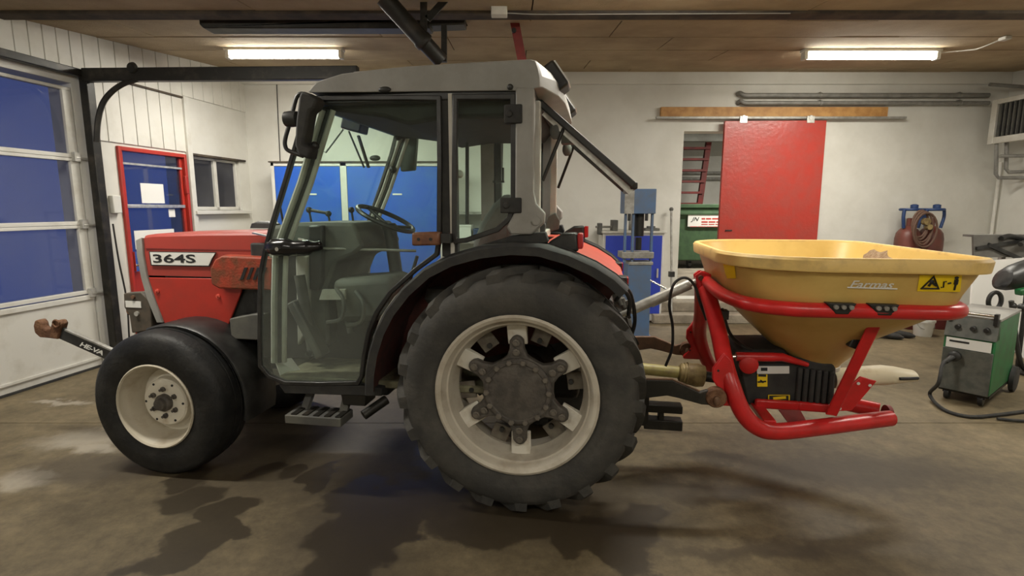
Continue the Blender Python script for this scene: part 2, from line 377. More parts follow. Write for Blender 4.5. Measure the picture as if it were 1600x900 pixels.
# ceiling
cl = struct('ceiling', MB().prism([(0, 0)], 0, 0) if False else MB().add(
    [(-7, YF, 2.93), (7.2, YF, 2.93), (7.2, 3.6, 2.95), (-7, 3.6, 2.95), (7.2, 7.6, cz(7.6)+.015), (-7, 7.6, cz(7.6)+.015),
     (-7, YF, 3.6), (7.2, YF, 3.6), (7.2, 7.6, 3.8), (-7, 7.6, 3.8)],
    [(0, 1, 2, 3), (3, 2, 4, 5), (6, 9, 8, 7), (0, 6, 7, 1), (5, 4, 8, 9), (0, 3, 5, 9, 6), (1, 7, 8, 4, 2)]), 'dark_wood',
    label='low ceiling of brown insulation boards', cat='ceiling', sm=False)
row = 0; y = 3.42
MB().box(-6.9, 7.1, YF, 3.4, 2.91, 2.929).build('ceiling_panel', 'ceiling', cl, sm=False)
while y < 7.28:
    y1 = min(y+.60, 7.3); x = -6.9+(row % 3)*.75
    xs = [-6.9]
    while x < 7: 
        if x > -6.5: xs.append(x)
        x += 2.1
    xs.append(7.1)
    for a, b in zip(xs, xs[1:]):
        j = random.uniform(-.003, .003)
        MB().add([(a+.005, y+.005, cz(y)-.015+j), (b-.005, y+.005, cz(y)-.015+j), (b-.005, y1-.005, cz(y1)-.015+j), (a+.005, y1-.005, cz(y1)-.015+j),
                  (a+.005, y+.005, cz(y)+.02), (b-.005, y+.005, cz(y)+.02), (b-.005, y1-.005, cz(y1)+.02), (a+.005, y1-.005, cz(y1)+.02)],
                 [(0, 3, 2, 1), (4, 5, 6, 7), (0, 1, 5, 4), (1, 2, 6, 5), (2, 3, 7, 6), (3, 0, 4, 7)]).build('ceiling_panel', 'ceiling', cl, sm=False)
    y += .60; row += 1
struct('trim_3', MB().box(-4.3, XR, 4.30, 4.45, cz(4.3)-.038, cz(4.3)+.0), 'dark_wood', label='dark timber batten running across the ceiling', cat='beam', bevel=.006)

# left wall: garage door, red door, window, boards (frame l: x into the room, y along the wall)
wlm = MB()
D0, D1 = .47, 1.345      # red door
W0, W1, WZ0, WZ1 = 1.42, 2.28, 1.47, 2.10
G0, G1 = -3.3, .09       # garage door
wlm.box(-.25, 0, -8.2, G0, 0, 3.6); wlm.box(-.25, 0, G0, G1, 2.60, 3.6); wlm.box(-.25, 0, G1, D0, 0, 3.6); wlm.box(-.25, 0, D0, D1, 2.10, 3.6)
wlm.box(-.25, 0, D1, W0, 0, 3.6); wlm.box(-.25, 0, W0, W1, 0, WZ0); wlm.box(-.25, 0, W0, W1, WZ1, 3.6); wlm.box(-.25, 0, W1, 2.75, 0, 3.6)
wleft = struct('wall_left', wlm, 'wall', 'l', label='whitewashed wall with roller door, red door and small window', cat='wall', sm=False)
s = -1.9
while s < 2.4:           # vertical cladding boards over the doors
    w = .118 if s < .2 else .165
    z0 = 2.70 if s < .22 else (2.13 if s < 1.30 else 2.75)
    zz = 3.05+.085*(s+.5)
    MB().box(0, .016, s+.003, s+w-.003, z0, min(zz+.1, 3.5)).build('board', 'board_paint', wleft, bevel=.003, seg=1)
    s += w
struct('trim_5', MB().box(0, .035, .48, 1.36, 2.715, 2.735), 'dark_wood', 'l', label='thin dark ledge over the cladding above the red door', cat='trim')
struct('trim_4', MB().box(0, .045, 1.36, 1.43, 0, 2.74), 'white_paint', 'l', label='white vertical wall batten beside the red door', cat='trim', bevel=.004)

# garage door
gd = thing('door_1', 'white sectional garage door with blue glazed rows', 'garage door', 'l', (0, -1.6, 0), kind='structure')
zr = [0, .71, 1.345, 1.945, 2.56]
lw = MB().box(-.06, -.01, G0+.01, G1-.01, 0.005, .70)
pn = lw.build('panel', 'white_paint', gd, bevel=.006)
MB().box(-.012, .004, G0+.02, G1-.02, .08, .10).build('rib', 'white_paint', pn); MB().box(-.012, .006, G0+.02, G1-.02, .655, .70).build('rail', 'white_paint', pn, bevel=.004)
MB().box(-.012, .012, G0+.02, G1-.02, .0, .018).build('bottom_seal', 'black_matte', pn)
for k in range(1, 4):
    z0, z1 = zr[k], zr[k+1]
    f = MB(); f.box(-.06, -.005, G0+.01, G1-.01, z0, z0+.035); f.box(-.06, -.005, G0+.01, G1-.01, z1-.03, z1-.002)
    for a, b in ((G0+.01, G0+.07), (G1-.09, G1-.01)): f.box(-.06, -.004, a, b, z0+.035, z1-.03)
    fr = f.build('door_section', 'white_paint', gd, bevel=.004)
    MB().box(-.034, -.028, G0+.07, G1-.09, z0+.035, z1-.03).build('pane', 'window_glass', fr, sm=False)
    MB().box(-.005, .03, G1-.075, G1-.02, z0-.03, z0+.05).cyl((.02, G1-.06, z0), (.02, G1+.06, z0), .012).build('roller_hinge', 'galv', fr)
# guide post with the curved brace and overhead track
tp = thing('door_track', 'black steel garage door track post with curved brace and overhead rail', 'door track', 'l', (.1, .18, 0))
b0 = PY(156, 115, 4.95)
MB().box(.04, .12, .125, .205, .0, 2.66).build('post', 'dark_steel', tp, bevel=.006)
MB().box(.02, .10, -3.4, .21, 2.655, 2.72).build('lintel_rail', 'dark_steel', tp, bevel=.006)
c, s_ = math.cos(PHI), math.sin(PHI)
def wl_local(X, Y, Z):
    dx, dy = X+3.94, Y-4.86; return Vector((dx*c-dy*s_, dx*s_+dy*c, Z))
z1 = PY(300, 106, 4.95).z; z0 = PY(300, 127, 4.95).z
pA, pB = PY(132, 116, 4.98), PY(560, 116, 4.90)
MB().bar(wl_local(pA.x, pA.y, (z0+z1)/2), wl_local(pB.x, pB.y, (z0+z1)/2), .07, z1-z0).build('overhead_rail', 'dark_steel', tp, bevel=.006)
cp = [PY(x, y, 4.95) for x, y in ((151, 222), (153, 190), (160, 163), (173, 145), (191, 132), (214, 124))]
MB().tube(smooth_path([wl_local(p.x, p.y, p.z) for p in cp], 4), .024, 8).build('curved_brace', 'dark_steel', tp)
q = PY(207, 106, 4.93); q = wl_local(q.x, q.y, q.z)
MB().lathe([(.04, -.02), (.05, .0), (.04, .02)], q, 'y', 16).build('pulley', 'dark_steel', tp)
MB().tube(smooth_path([(.05, .30, 1.35), (.06, .31, 1.0), (.07, .34, .6), (.06, .33, .2)], 4), .008, 6).build('pull_cord', 'black', tp)
one('switch_box', MB().box(0, .05, .33, .42, 1.45, 1.62), 'white_paint', 'small white switch box on wall beside the black door post', 'switch', 'l', (0, .37, 1.45), bevel=.006)

# red door
dr = thing('door_2', 'red framed glazed door with papers stuck on the glass', 'door', 'l', (0, (D0+D1)/2, 0), kind='structure')
f = MB(); f.box(-.08, .03, D0, D0+.035, 0, 2.10); f.box(-.08, .03, D1-.035, D1, 0, 2.10); f.box(-.08, .03, D0+.035, D1-.035, 2.06, 2.10)
f.build('door_frame', 'red', dr, bevel=.004)
lf = MB(); lf.box(-.05, -.005, D0+.04, D1-.04, .02, .85); lf.box(-.05, -.005, D0+.04, D0+.075, .85, 2.055); lf.box(-.05, -.005, D1-.075, D1-.04, .85, 2.055)
lf = lf.build('leaf', 'red', dr, bevel=.003)
MB().box(-.032, -.026, D0+.075, D1-.075, .85, 2.055).build('pane', 'door_glass', lf, sm=False)
MB().box(-.02, .006, D0+.06, D1-.055, 1.50, 1.535).build('glazing_bar', 'galv', lf, bevel=.004)
MB().box(-.02, .004, D0+.06, D1-.055, 1.93, 1.95).build('glazing_bar', 'galv', lf)
MB().box(-.005, .02, D0+.07, D0+.11, .86, 1.06).cyl((.0, D0+.09, .92), (.06, D0+.09, .92), .01).bar((.06, D0+.08, .92), (.06, D0+.21, .92), .016, .02).build('handle', 'chrome', lf)
MB().box(0, .035, D1-.05, D1-.005, 1.66, 1.86).build('closer', 'red', dr, bevel=.006)
for (a, b, za, zb) in ((.735, 1.03, 1.55, 1.755), (1.07, 1.16, 1.40, 1.49), (.60, 1.12, 1.08, 1.27), (.485, .525, 1.85, 1.98)):
    MB().box(-.024, -.022, a, b, za, zb).build('paper', 'paper', dr, sm=False)
# small window
wn = thing('window_1', 'two-pane white framed window beside the red door', 'window', 'l', (0, (W0+W1)/2, WZ0), kind='structure')
f = MB(); mid = (W0+W1)/2+.02
for a, b in ((W0, W0+.04), (mid-.025, mid+.025), (W1-.04, W1)): f.box(-.10, -.03, a, b, WZ0, WZ1)
f.box(-.10, -.03, W0, W1, WZ0, WZ0+.045); f.box(-.10, -.03, W0, W1, WZ1-.03, WZ1)
f.build('window_frame', 'white_paint', wn, bevel=.004)
MB().box(-.07, -.064, W0+.04, mid-.025, WZ0+.045, WZ1-.03).build('pane', 'office_glass', wn, sm=False)
MB().box(-.07, -.064, mid+.025, W1-.04, WZ0+.045, WZ1-.03).build('pane', 'office_glass', wn, sm=False)
MB().box(-.10, .07, W0-.03, W1+.10, WZ0-.045, WZ0).build('window_sill', 'white_paint', wn, bevel=.006)
MB().box(-.03, .03, W0-.02, W1+.10, WZ1, WZ1+.025).build('drip_strip', 'dark_wood', wn)

# sliding red door with rail and timber
sd = thing('door_3', 'red sliding door hanging from a rail on the back wall', 'door', 'w', (3.45, YB-.08, .3), kind='structure')
ff = YB-.12
pts = [PY(1133, 189, ff), PY(1292, 188, ff)]
MB().prism([(pts[0].x, pts[0].z), (pts[1].x, pts[1].z), (pts[1].x+.01, .28), (pts[0].x, .28)], ff, ff+.05).build('leaf', 'red_door', sd, bevel=.004)
wz0, wz1 = PY(1100, 182, YB-.06).z, PY(1100, 167, YB-.06).z
MB().box(PY(1033, 170, YB-.06).x, PY(1388, 170, YB-.06).x, YB-.06, YB, wz0, wz1).build('timber_batten', 'wood', sd, bevel=.003)
MB().box(PY(1026, 183, ff).x, PY(1418, 183, ff).x, ff+.01, ff+.05, wz0-.035, wz0-.008).build('rail', 'steel', sd)
for x in (1162, 1267):
    p = PY(x, 186, ff); MB().box(p.x-.05, p.x+.05, ff-.005, ff+.005, p.z-.05, p.z+.04).cyl((p.x, ff-.01, p.z+.02), (p.x, ff+.04, p.z+.02), .03).build('hanger', 'galv', sd, bevel=.004)
p = PY(1133, 360, ff); MB().box(p.x, p.x+.09, ff-.012, ff, p.z-.008, p.z+.008).build('latch', 'black', sd)

# the room beyond the doorway
ar = MB(); ar.box(.5, 8, 7.55, 14.4, .05, .25); 
struct('floor_beyond', ar, 'concrete', label='raised concrete floor beyond the doorway', cat='floor', sm=False)
struct('wall_beyond', MB().box(.5, 8, 14.2, 14.4, .25, 3.4).box(.3, .5, 7.55, 14.4, .25, 3.4).box(8, 8.2, 7.55, 14.4, .25, 3.4), 'wall', label='pale wall of the room beyond the doorway', cat='wall', sm=False)
struct('ceiling_beyond', MB().box(.3, 8.2, 7.55, 14.4, 3.3, 3.5).box(.5, 8, 12.4, 12.6, 3.0, 3.3), 'wall_grey', label='grey ceiling with a beam beyond the doorway', cat='ceiling', sm=False)
bn = thing('waste_container', 'green waste container with white sign seen through the doorway', 'container', 'w', (4.3, 11.4, .25))
cp0, cp1 = PY(1050, 317, 11), PY(1250, 400, 11)
MB().prism([(cp0.x-.5, 1.50), (cp1.x, 1.50), (cp1.x-.1, .42), (cp0.x-.35, .42)], 11, 12.1).build('bin_body', 'green_bin', bn, bevel=.02)
MB().box(cp0.x-.55, cp1.x+.05, 10.95, 12.15, 1.36, 1.42).box(cp0.x-.52, cp1.x+.02, 10.97, 12.13, 1.50, 1.58).build('bin_rim', 'green_bin', bn, bevel=.01)
for x in (cp0.x+.05, cp0.x+.45, cp1.x-.4):
    MB().box(x-.04, x+.04, 11.1, 11.2, .33, .42).cyl((x-.03, 11.15, .33), (x+.03, 11.15, .33), .08).build('castor', 'black', bn)
a, b = PY(1075, 334, 10.98), PY(1160, 354, 10.98)
sg = MB().box(a.x, b.x, 10.965, 10.985, b.z, a.z).build('sign', 'label_white', bn)
text_mb('JN', (a.x+.06, 10.962, a.z-.17), (1, 0, 0), (0, 0, 1), .10, .17, .35).build('lettering', 'ink', sg, sm=False)
for zz, h, w in ((.10, .030, .60), (.165, .030, .62), (.215, .018, .55), (.262, .012, .80)):      # rows of print too small to read
    x = a.x+(.28 if zz < .25 else .05); xe = x+w
    while x < xe:
        l_ = random.uniform(.06, .16); MB().box(x, min(x+l_, xe), 10.962, 10.966, a.z-zz-h/2, a.z-zz+h/2).build('print_row', 'ink_red', sg, sm=False); x += l_+.02
lad = thing('stair_ladder', 'dark red steel stair seen through the doorway', 'stair', 'w', (4.2, 12.9, .25))
for dx in (0,):
    p, q = PY(1108, 215, 12.9), PY(1092, 325, 12.9); MB().bar(p+Vector((dx, 0, 0)), q, .10, .12).build('stringer', 'red_dark', lad)
    p, q = PY(1040, 215, 12.9), PY(1024, 325, 12.9); MB().bar(p, q, .10, .12).build('stringer', 'red_dark', lad)
for k in range(6):
    t = k/5.5; p, q = PY(1108-16*t, 232+95*t, 12.9), PY(1040-16*t, 232+95*t, 12.9)
    MB().bar(p, q, .22, .05).build('tread', 'red_dark', lad)
for z in (2.4, 2.25): one('wall_pipe', MB().cyl((2.5, 14.1, z), (7.5, 14.1, z), .035), 'steel', 'upper grey pipe on the far wall past the doorway' if z > 2.3 else 'lower grey pipe on the far wall past the doorway', 'pipe', off=(5, 14.1, z), group='pipes in the far room')

# ------------------------------------------------------------------ ceiling fittings
def tube_light(xc, yc, label, ln=1.24, power=TUBE_W):
    z = cz(yc) if yc > 3.5 else 2.91
    if yc > 3.5: z -= .017
    t = thing('ceiling_light', label, 'ceiling light', 'w', (xc, yc, z), 'fluorescent ceiling lights')
    MB().box(xc-ln/2-.03, xc+ln/2+.03, yc-.05, yc+.05, z-.03, z).build('fitting_tray', 'white_paint', t, bevel=.006)
    MB().cyl((xc-ln/2+.01, yc, z-.065), (xc+ln/2-.01, yc, z-.065), .035, 16).build('glowing_tube', 'tube', t)
    for sx in (-1, 1): MB().box(xc+sx*ln/2-.02, xc+sx*ln/2+.02, yc-.04, yc+.04, z-.105, z-.02).build('end_cap', 'white_paint', t, bevel=.006)
    L = bpy.data.lights.new('tube_glow', 'AREA'); L.shape = 'RECTANGLE'; L.size = ln; L.size_y = .12; L.energy = power; L.color = TUBE_COL
    lo = bpy.data.objects.new('tube_glow', L); C.objects.link(lo); lo.location = (0, 0, -.115); lo.parent = t
    return t
tube_light(-2.32, 5.72, 'glowing fluorescent ceiling light above the garage door rail', 1.15, TUBE_W*1.25)
tube_light(3.70, 5.78, 'glowing fluorescent ceiling light above the heater pipes', 1.36, TUBE_W*1.25)
tube_light(1.1, 3.38, 'fluorescent ceiling light over the tractor hitch', 1.24)
tube_light(-2.6, 2.7, 'added unseen ceiling light over the tractor bonnet')  # this fitting and the next four are unseen, added to light the room
tube_light(4.4, 3.2, 'added unseen ceiling light near the green welder')
tube_light(-2.4, -.6, 'added unseen ceiling light behind the viewer on the left', power=TUBE_W*.6)
tube_light(1.0, -.6, 'added unseen ceiling light behind the viewer in the middle', power=TUBE_W*.6)
tube_light(4.2, -.6, 'added unseen ceiling light behind the viewer on the right', power=TUBE_W*.6)
t = thing('far_ceiling_light', 'ceiling lamp in the room past the doorway', 'ceiling light', 'w', (5, 10, 3.3))
MB().box(4.4, 5.6, 9.95, 10.05, 3.24, 3.3).build('fitting_tray', 'white_paint', t)
L = bpy.data.lights.new('far_glow', 'AREA'); L.shape = 'RECTANGLE'; L.size = 1.2; L.size_y = .1; L.energy = 170; L.color = TUBE_COL
lo = bpy.data.objects.new('far_glow', L); C.objects.link(lo); lo.location = (0, 0, -.08); lo.parent = t

# hanging dark beam, exhaust arm, red bracket, junction box
yb = 4.62; p0, p1 = PY(318, 20, yb), PY(728, 49, yb)
bm_ = MB(); r_ = [(p0.x, p1.z+.03), (p0.x+.03, p1.z), (p1.x-.28, p1.z), (p1.x-.28, p1.z+.02), (p1.x, p1.z+.03), (p1.x, p1.z+.10), (p1.x, cz(yb)-.02), (p0.x, cz(yb)-.02)]
one('ceiling_girder', bm_.prism(r_, yb-.08, yb+.08), 'dark_steel', 'dark blunt-ended girder hanging under the ceiling', 'girder', off=((p0.x+p1.x)/2, yb, p1.z), bevel=.01)
ex = thing('exhaust_arm', 'dark diagonal pipe arm hanging from ceiling above the cab', 'pipe arm', 'w', tuple(PY(690, 97, 4.1)))
e0, e1 = PY(598, -20, 3.95), PY(690, 96, 4.15)
e0.z = min(e0.z, 2.95)
MB().tube([e0, e0.lerp(e1, .62), e0.lerp(e1, .64), e0.lerp(e1, .70), e0.lerp(e1, .72), e1], [.062, .062, .070, .070, .058, .055], 16).build('pipe', 'dark_steel', ex)
for (x, y, x2, y2) in ((662, -8, 662, 62), (700, -5, 668, 30)):
    MB().bar(PY(x, y, 4.08), PY(x2, y2, 4.08), .05, .012, (0, 1, 0)).bar(PY(x, y, 4.10), PY(x2, y2, 4.10), .012, .05, (0, 1, 0)).build('hanger_strap', 'dark_steel', ex)
MB().bar(PY(694, 40, 4.2), PY(694, 97, 4.2), .04, .04).build('drop_rod', 'dark_steel', ex)
rb = thing('hoist_strut', 'red steel strut hanging from ceiling behind the cab roof', 'strut', 'w', tuple(PY(818, 95, 4.7)))
a_, b_ = PY(798, 5, 4.7), PY(822, 130, 4.7)
MB().bar(a_, b_, .07, .012, (0, 1, 0)).bar(a_+Vector((.035, .03, 0)), b_+Vector((.035, .03, 0)), .012, .06, (0, 1, 0)).build('strut_angle', 'red_dark', rb)
k = PY(803, 48, 4.68); MB().cyl(k, k+Vector((0, -.02, 0)), .02).build('bolt', 'black', rb)
jp = PY(780, 6, 4.22); one('junction_box', MB().box(jp.x-.06, jp.x+.06, 4.18, 4.27, cz(4.2)-.075, cz(4.2)-.013), 'white_paint', 'white junction box on ceiling beside the red strut', 'box', off=(jp.x, 4.2, cz(4.2)-.075), bevel=.006)
one('ceiling_cable', MB().tube(smooth_path([(jp.x+.06, 4.26, 2.95), (jp.x+.3, 4.27, 2.945), (jp.x+.9, 4.28, 2.95), (jp.x+2.2, 4.28, 2.955)], 5), .004, 6), 'cab_grey', 'pale cable running along the ceiling from the junction box', 'cable', off=(jp.x, 4.26, 2.95))
w0, w1 = Vector((4.42, 5.78, cz(5.78)-.05)), Vector((4.55, 5.2, cz(5.2)-.03))
one('lamp_cable', MB().tube(smooth_path([w0, w0+Vector((.12, -.2, -.03)), w1+Vector((-.05, .2, -.03)), w1], 5), .006, 6), 'white_paint', 'short white cable hanging from the right lamp', 'cable', off=tuple(w0))
one('cable_clip', MB().box(w1.x-.03, w1.x+.03, w1.y-.05, w1.y+.03, w1.z-.02, w1.z+.01), 'white_paint', 'white ceiling socket at the end of lamp cable', 'socket', off=tuple(w1), bevel=.005)

# ------------------------------------------------------------------ back wall furniture
for i, (yy, z) in enumerate(((149, 0), (161, 0))):
    p = PY(1168, yy, YB-.07); q_ = PY(1545, yy, YB-.07)
    m_ = MB().tube(smooth_path([(p.x-.10, YB+.0, p.z+.03-.03*i), (p.x-.09, YB-.05, p.z+.03), (p.x-.03, YB-.07, p.z), (p.x+.12, YB-.07, p.z)], 4)+[Vector((q_.x, YB-.07, p.z))], .03 if i == 0 else .027, 12)
    pp = thing('heating_pipe', ('upper' if i == 0 else 'lower')+' grey heating pipe on the wall above the sliding door', 'pipe', 'w', (p.x, YB-.07, p.z), 'heating pipes')
    m_.build('pipe', 'pipe_grey', pp)
    for x in (1282, 1500):
        k = PY(x, yy, YB-.07); MB().lathe([(.036, -.012), (.036, .012)], (k.x, YB-.07, k.z), 'x', 14).box(k.x-.006, k.x+.006, YB-.07, YB, k.z+.03, k.z+.045).build('clamp', 'steel', pp)
# blue double cabinet behind the cab
cx0, cx1, cy_, ct = PY(423, 258, 6.95).x, PY(692, 258, 6.95).x, 6.95, PY(500, 254, 6.95).z
cbn = thing('double_cabinet', 'tall blue double-door cabinet with white frame behind the cab', 'cabinet', 'w', ((cx0+cx1)/2, 7.1, 0))
xm0, xm1 = PY(531, 258, cy_).x, PY(541, 258, cy_).x
f = MB(); f.box(cx0, cx1, cy_+.02, YB-.002, .0, ct-.02); f.build('body', 'white_paint', cbn)
f = MB(); f.box(cx0, cx0+.04, cy_-.01, cy_+.02, 0, ct); f.box(cx1-.05, cx1, cy_-.01, cy_+.02, 0, ct); f.box(xm0, xm1, cy_-.01, cy_+.02, 0, ct); f.box(cx0, cx1, cy_-.01, cy_+.02, ct-.045, ct); f.box(cx0, cx1, cy_-.01, cy_+.02, 0, .08)
f.build('frame', 'white_paint', cbn, bevel=.004)
MB().box(cx0-.02, cx1+.05, cy_-.03, YB-.002, ct, ct+.015).build('top_sheet', 'dark_wood', cbn)
for (a, b) in ((cx0+.045, xm0-.005), (xm1+.005, cx1-.055)):
    d_ = MB().box(a, b, cy_-.008, cy_+.012, .085, ct-.05).build('door', 'blue_door', cbn, bevel=.003)
    m = (a+b)/2+.05; MB().box(m-.06, m+.06, cy_-.014, cy_-.008, 1.665, 1.685).build('name_plate', 'label_white', d_)
one('wall_cable', MB().tube(smooth_path([(PY(432, 130, 7.28).x, 7.285, 3.1), (PY(434, 180, 7.28).x, 7.285, 2.7), (PY(437, 245, 7.28).x, 7.285, 2.1)], 4), .006, 6), 'ink', 'thin black cable hanging down the back wall left of the cab', 'cable', off=(-3.1, 7.28, 2.1))
# grey shelf between the cabinet and the press
sh = thing('grey_shelf', 'low grey shelf unit seen through the cab window', 'shelf', 'w', (-.45, 7.0, 0))
for x in (-.86, -.16):
    for y_ in (6.85, 7.25): MB().box(x, x+.03, y_, y_+.03, 0, 1.45).build('upright', 'steel', sh)
for z in (.3, .7, 1.05, 1.42): MB().box(-.86, -.13, 6.85, 7.28, z, z+.03).build('shelf_board', 'steel', sh)
for k, (x, w, h, m, lb) in enumerate(((-.78, .25, .2, 'label_white', 'white carton on the grey shelf'), (-.5, .22, .15, 'blue_plastic', 'blue box on the grey shelf'))):
    one('storage_box', MB().box(x, x+w, 6.9, 7.2, 1.08, 1.08+h).box(x-.005, x+w+.005, 6.895, 7.205, 1.06+h, 1.085+h), m, lb, 'box', off=(x+w/2, 7.05, 1.08), bevel=.006)
# blue workbench cabinet
by = 6.9
x0, x1 = PY(942, 400, by).x, PY(1037, 400, by).x; zt = PY(1000, 361, by).z
wbn = thing('workbench', 'blue bench cabinet with white frame behind the press', 'workbench', 'w', ((x0+x1)/2, by+.15, 0))
MB().box(x0, x1, by, YB-.01, .02, zt-.03).build('body', 'white_paint', wbn, bevel=.005)
for a, b in ((x0+.03, (x0+x1)/2-.01), ((x0+x1)/2+.01, x1-.03)):
    d_ = MB().box(a, b, by-.015, by, .12, zt-.06).build('door', 'blue_bench', wbn, bevel=.003)
    MB().box(b-.06, b-.04, by-.035, by-.015, .6, .72).build('handle', 'galv', d_)
MB().box(x0-.02, x1+.02, by-.03, YB-.01, zt-.03, zt).build('bench_top', 'cab_light', wbn, bevel=.005)
v = thing('bench_vise', 'small grey vise clamped to the left end of workbench', 'vise', 'w', (x0+.15, by+.1, zt))
MB().box(x0+.12, x0+.19, by+.02, by+.2, zt, zt+.14).build('fixed_jaw', 'dash', v, bevel=.006); MB().box(x0-.06, x0-.01, by+.03, by+.16, zt-.05, zt+.10).build('moving_jaw', 'dash', v, bevel=.006); MB().cyl((x0-.09, by+.1, zt+.05), (x0+.14, by+.1, zt+.05), .015).build('screw', 'steel', v)
one('tool_tin', MB().lathe([(.05, 0), (.055, .01), (.055, .20), (.05, .21)], (x0+.42, by+.2, zt), 'z', 18), 'steel', 'grey metal tin standing on the workbench', 'tin', off=(x0+.42, by+.2, zt))
one('steel_block', MB().box(x1-.24, x1-.05, by+.05, by+.2, zt, zt+.035).box(x1-.2, x1-.1, by+.08, by+.16, zt+.035, zt+.06), 'dash', 'dark steel tool block on right end of workbench', 'tool', off=(x1-.14, by+.12, zt), bevel=.006)
rd = thing('lever_bar', 'long grey lever bar with ball end leaning on the wall', 'bar', 'w', tuple(PF(1036, 500)))
p, q_ = PY(1049, 327, 7.22), Vector((PY(1045, 480, 6.95).x, 6.80, .02))
MB().cyl(q_, p, .014).build('bar', 'steel', rd); MB().ball(p, .028).build('ball_knob', 'dash', rd); MB().obox(q_.lerp(p, .42), (.07, .06, .07), Matrix.Identity(3)).build('bracket', 'black', rd)
# hydraulic press
py_ = 5.85; g = lambda x, y: PY(x, y, py_)
pr = thing('hydraulic_press', 'pale blue hydraulic shop press behind the rear tyre', 'press', 'w', (g(1003, 500).x, py_+.12, 0))
hx0, hx1, hz0, hz1 = g(977, 300).x, g(1026, 300).x, g(1000, 334).z, g(1000, 295).z
MB().box(hx0, hx1, py_, py_+.25, hz0, hz1).build('head', 'blue_press', pr, bevel=.006)
MB().box(hx0-.004, hx0+.10, py_-.006, py_, hz0, hz1).build('side_plate', 'steel', pr)
for x in (979, 991, 1021): 
    k = g(x, 340).x; MB().box(k-.012, k+.012, py_+.03, py_+.07, .9, hz0+.02).build('column', 'blue_press', pr)
k = g(1003, 340).x
MB().cyl((k, py_+.12, hz0), (k, py_+.12, g(0, 370).z), .055).cyl((k, py_+.12, g(0, 372).z), (k, py_+.12, g(0, 392).z), .035).build('ram', 'dark_steel', pr)
for x in (983, 1010): MB().cyl((g(x, 335).x, py_-.01, g(0, 345).z), (g(x, 335).x, py_-.01, g(0, 334).z), .018).build('bolt', 'black', pr)
MB().box(g(972, 395).x, g(1022, 395).x, py_, py_+.25, g(0, 404).z, g(0, 394).z).box(g(982, 410).x, g(1020, 410).x, py_-.02, py_+.22, g(0, 414).z, g(0, 409).z).build('table', 'steel', pr, bevel=.005)
MB().box(g(981, 414).x, g(1018, 414).x, py_-.01, py_+.22, .06, g(0, 413).z).build('pedestal', 'blue_press', pr, bevel=.006)
MB().box(g(970, 414).x, g(1024, 414).x, py_-.12, py_+.40, 0, .06).build('base', 'blue_press', pr, bevel=.008)
MB().cyl(g(1016, 438), g(1044, 453)+Vector((0, -.1, 0)), .012).build('pump_handle', 'chrome', pr)

# gas cylinders with hose
for i, x in enumerate((1423, 1458)):
    p = PY(x, 370, 7.0); r_ = .148
    gc = thing('gas_cylinder', ('left' if i == 0 else 'right')+' of two brown-red gas cylinders against the back wall', 'gas cylinder', 'w', (p.x, 7.05, 0), 'gas cylinders')
    MB().lathe([(r_-.02, 0), (r_, .03), (r_, 1.10), (r_-.012, 1.17), (r_-.045, 1.22), (.05, 1.26), (.035, 1.27), (.035, 1.36), (.02, 1.37)], (p.x, 7.05, 0), 'z', 28).build('tank', 'cylinder_red', gc)
    ring = [(p.x+math.cos(a)*.115, 7.05+math.sin(a)*.115, 1.48) for a in [k*2*math.pi/20 for k in range(20)]]
    MB().tube(ring, .018, 8, closed=True).build('collar_ring', 'blue_plastic', gc)
    for a in (R(200), R(340), R(90)):
        MB().tube(smooth_path([(p.x+math.cos(a)*.118, 7.05+math.sin(a)*.118, 1.48), (p.x+math.cos(a)*.125, 7.05+math.sin(a)*.125, 1.38), (p.x+math.cos(a)*.10, 7.05+math.sin(a)*.10, 1.24)], 3), .02, 8).build('collar_post', 'blue_plastic', gc)
    MB().lathe([(.03, 0), (.045, .01), (.045, .05), (.02, .06)], (p.x+.02, 7.02, 1.49), 'z', 14).build('valve_knob', 'blue_plastic', gc)
p = PY(1441, 365, 6.83)
hs = thing('gas_hose', 'coiled brown hoses and regulator hanging on the gas cylinders', 'hose', 'w', (p.x, 6.85, 1.0))
for k in range(5):
    ph = [(p.x-.02+math.cos(t)*(.10+.012*k)*(.8 if k % 2 else 1)+.01*k, 6.86-.012*k, 1.30+math.sin(t)*(.17+.012*k)-.02*k) for t in [j*2*math.pi/22 for j in range(22)]]
    MB().tube(ph, .013, 7, closed=True).build('hose_loop', 'hose_brown', hs)
MB().cyl((p.x+.03, 6.80, 1.33), (p.x+.03, 6.86, 1.33), .045).build('regulator', 'brass', hs); MB().cyl((p.x+.07, 6.80, 1.26), (p.x+.07, 6.86, 1.26), .035).build('regulator', 'brass', hs)

# heater on the right wall
ht = thing('wall_heater', 'pale grey fan heater with black louvred front by ceiling', 'heater', 'w', (6.3, 6.7, 2.3))
hz0_, hz1_ = 2.33, 2.84
MB().box(6.10, XR-.002, 6.38, 6.96, hz0_, hz1_).build('casing', 'cab_light', ht, bevel=.01)
fm = MB(); fm.box(6.06, 6.10, 6.36, 6.44, hz0_-.03, hz1_); fm.box(6.06, 6.10, 6.90, 6.98, hz0_-.03, hz1_); fm.box(6.06, 6.10, 6.44, 6.90, hz0_-.03, hz0_+.05); fm.box(6.06, 6.10, 6.44, 6.90, hz1_-.06, hz1_)
fm.build('front_frame', 'cab_light', ht, bevel=.006)
MB().box(6.094, 6.099, 6.44, 6.90, hz0_+.05, hz1_-.06).build('grille_back', 'black', ht)
for k in range(7):
    y_ = 6.48+k*.062; MB().box(6.068, 6.092, y_, y_+.012, hz0_+.05, hz1_-.06).build('louvre', 'dash', ht)
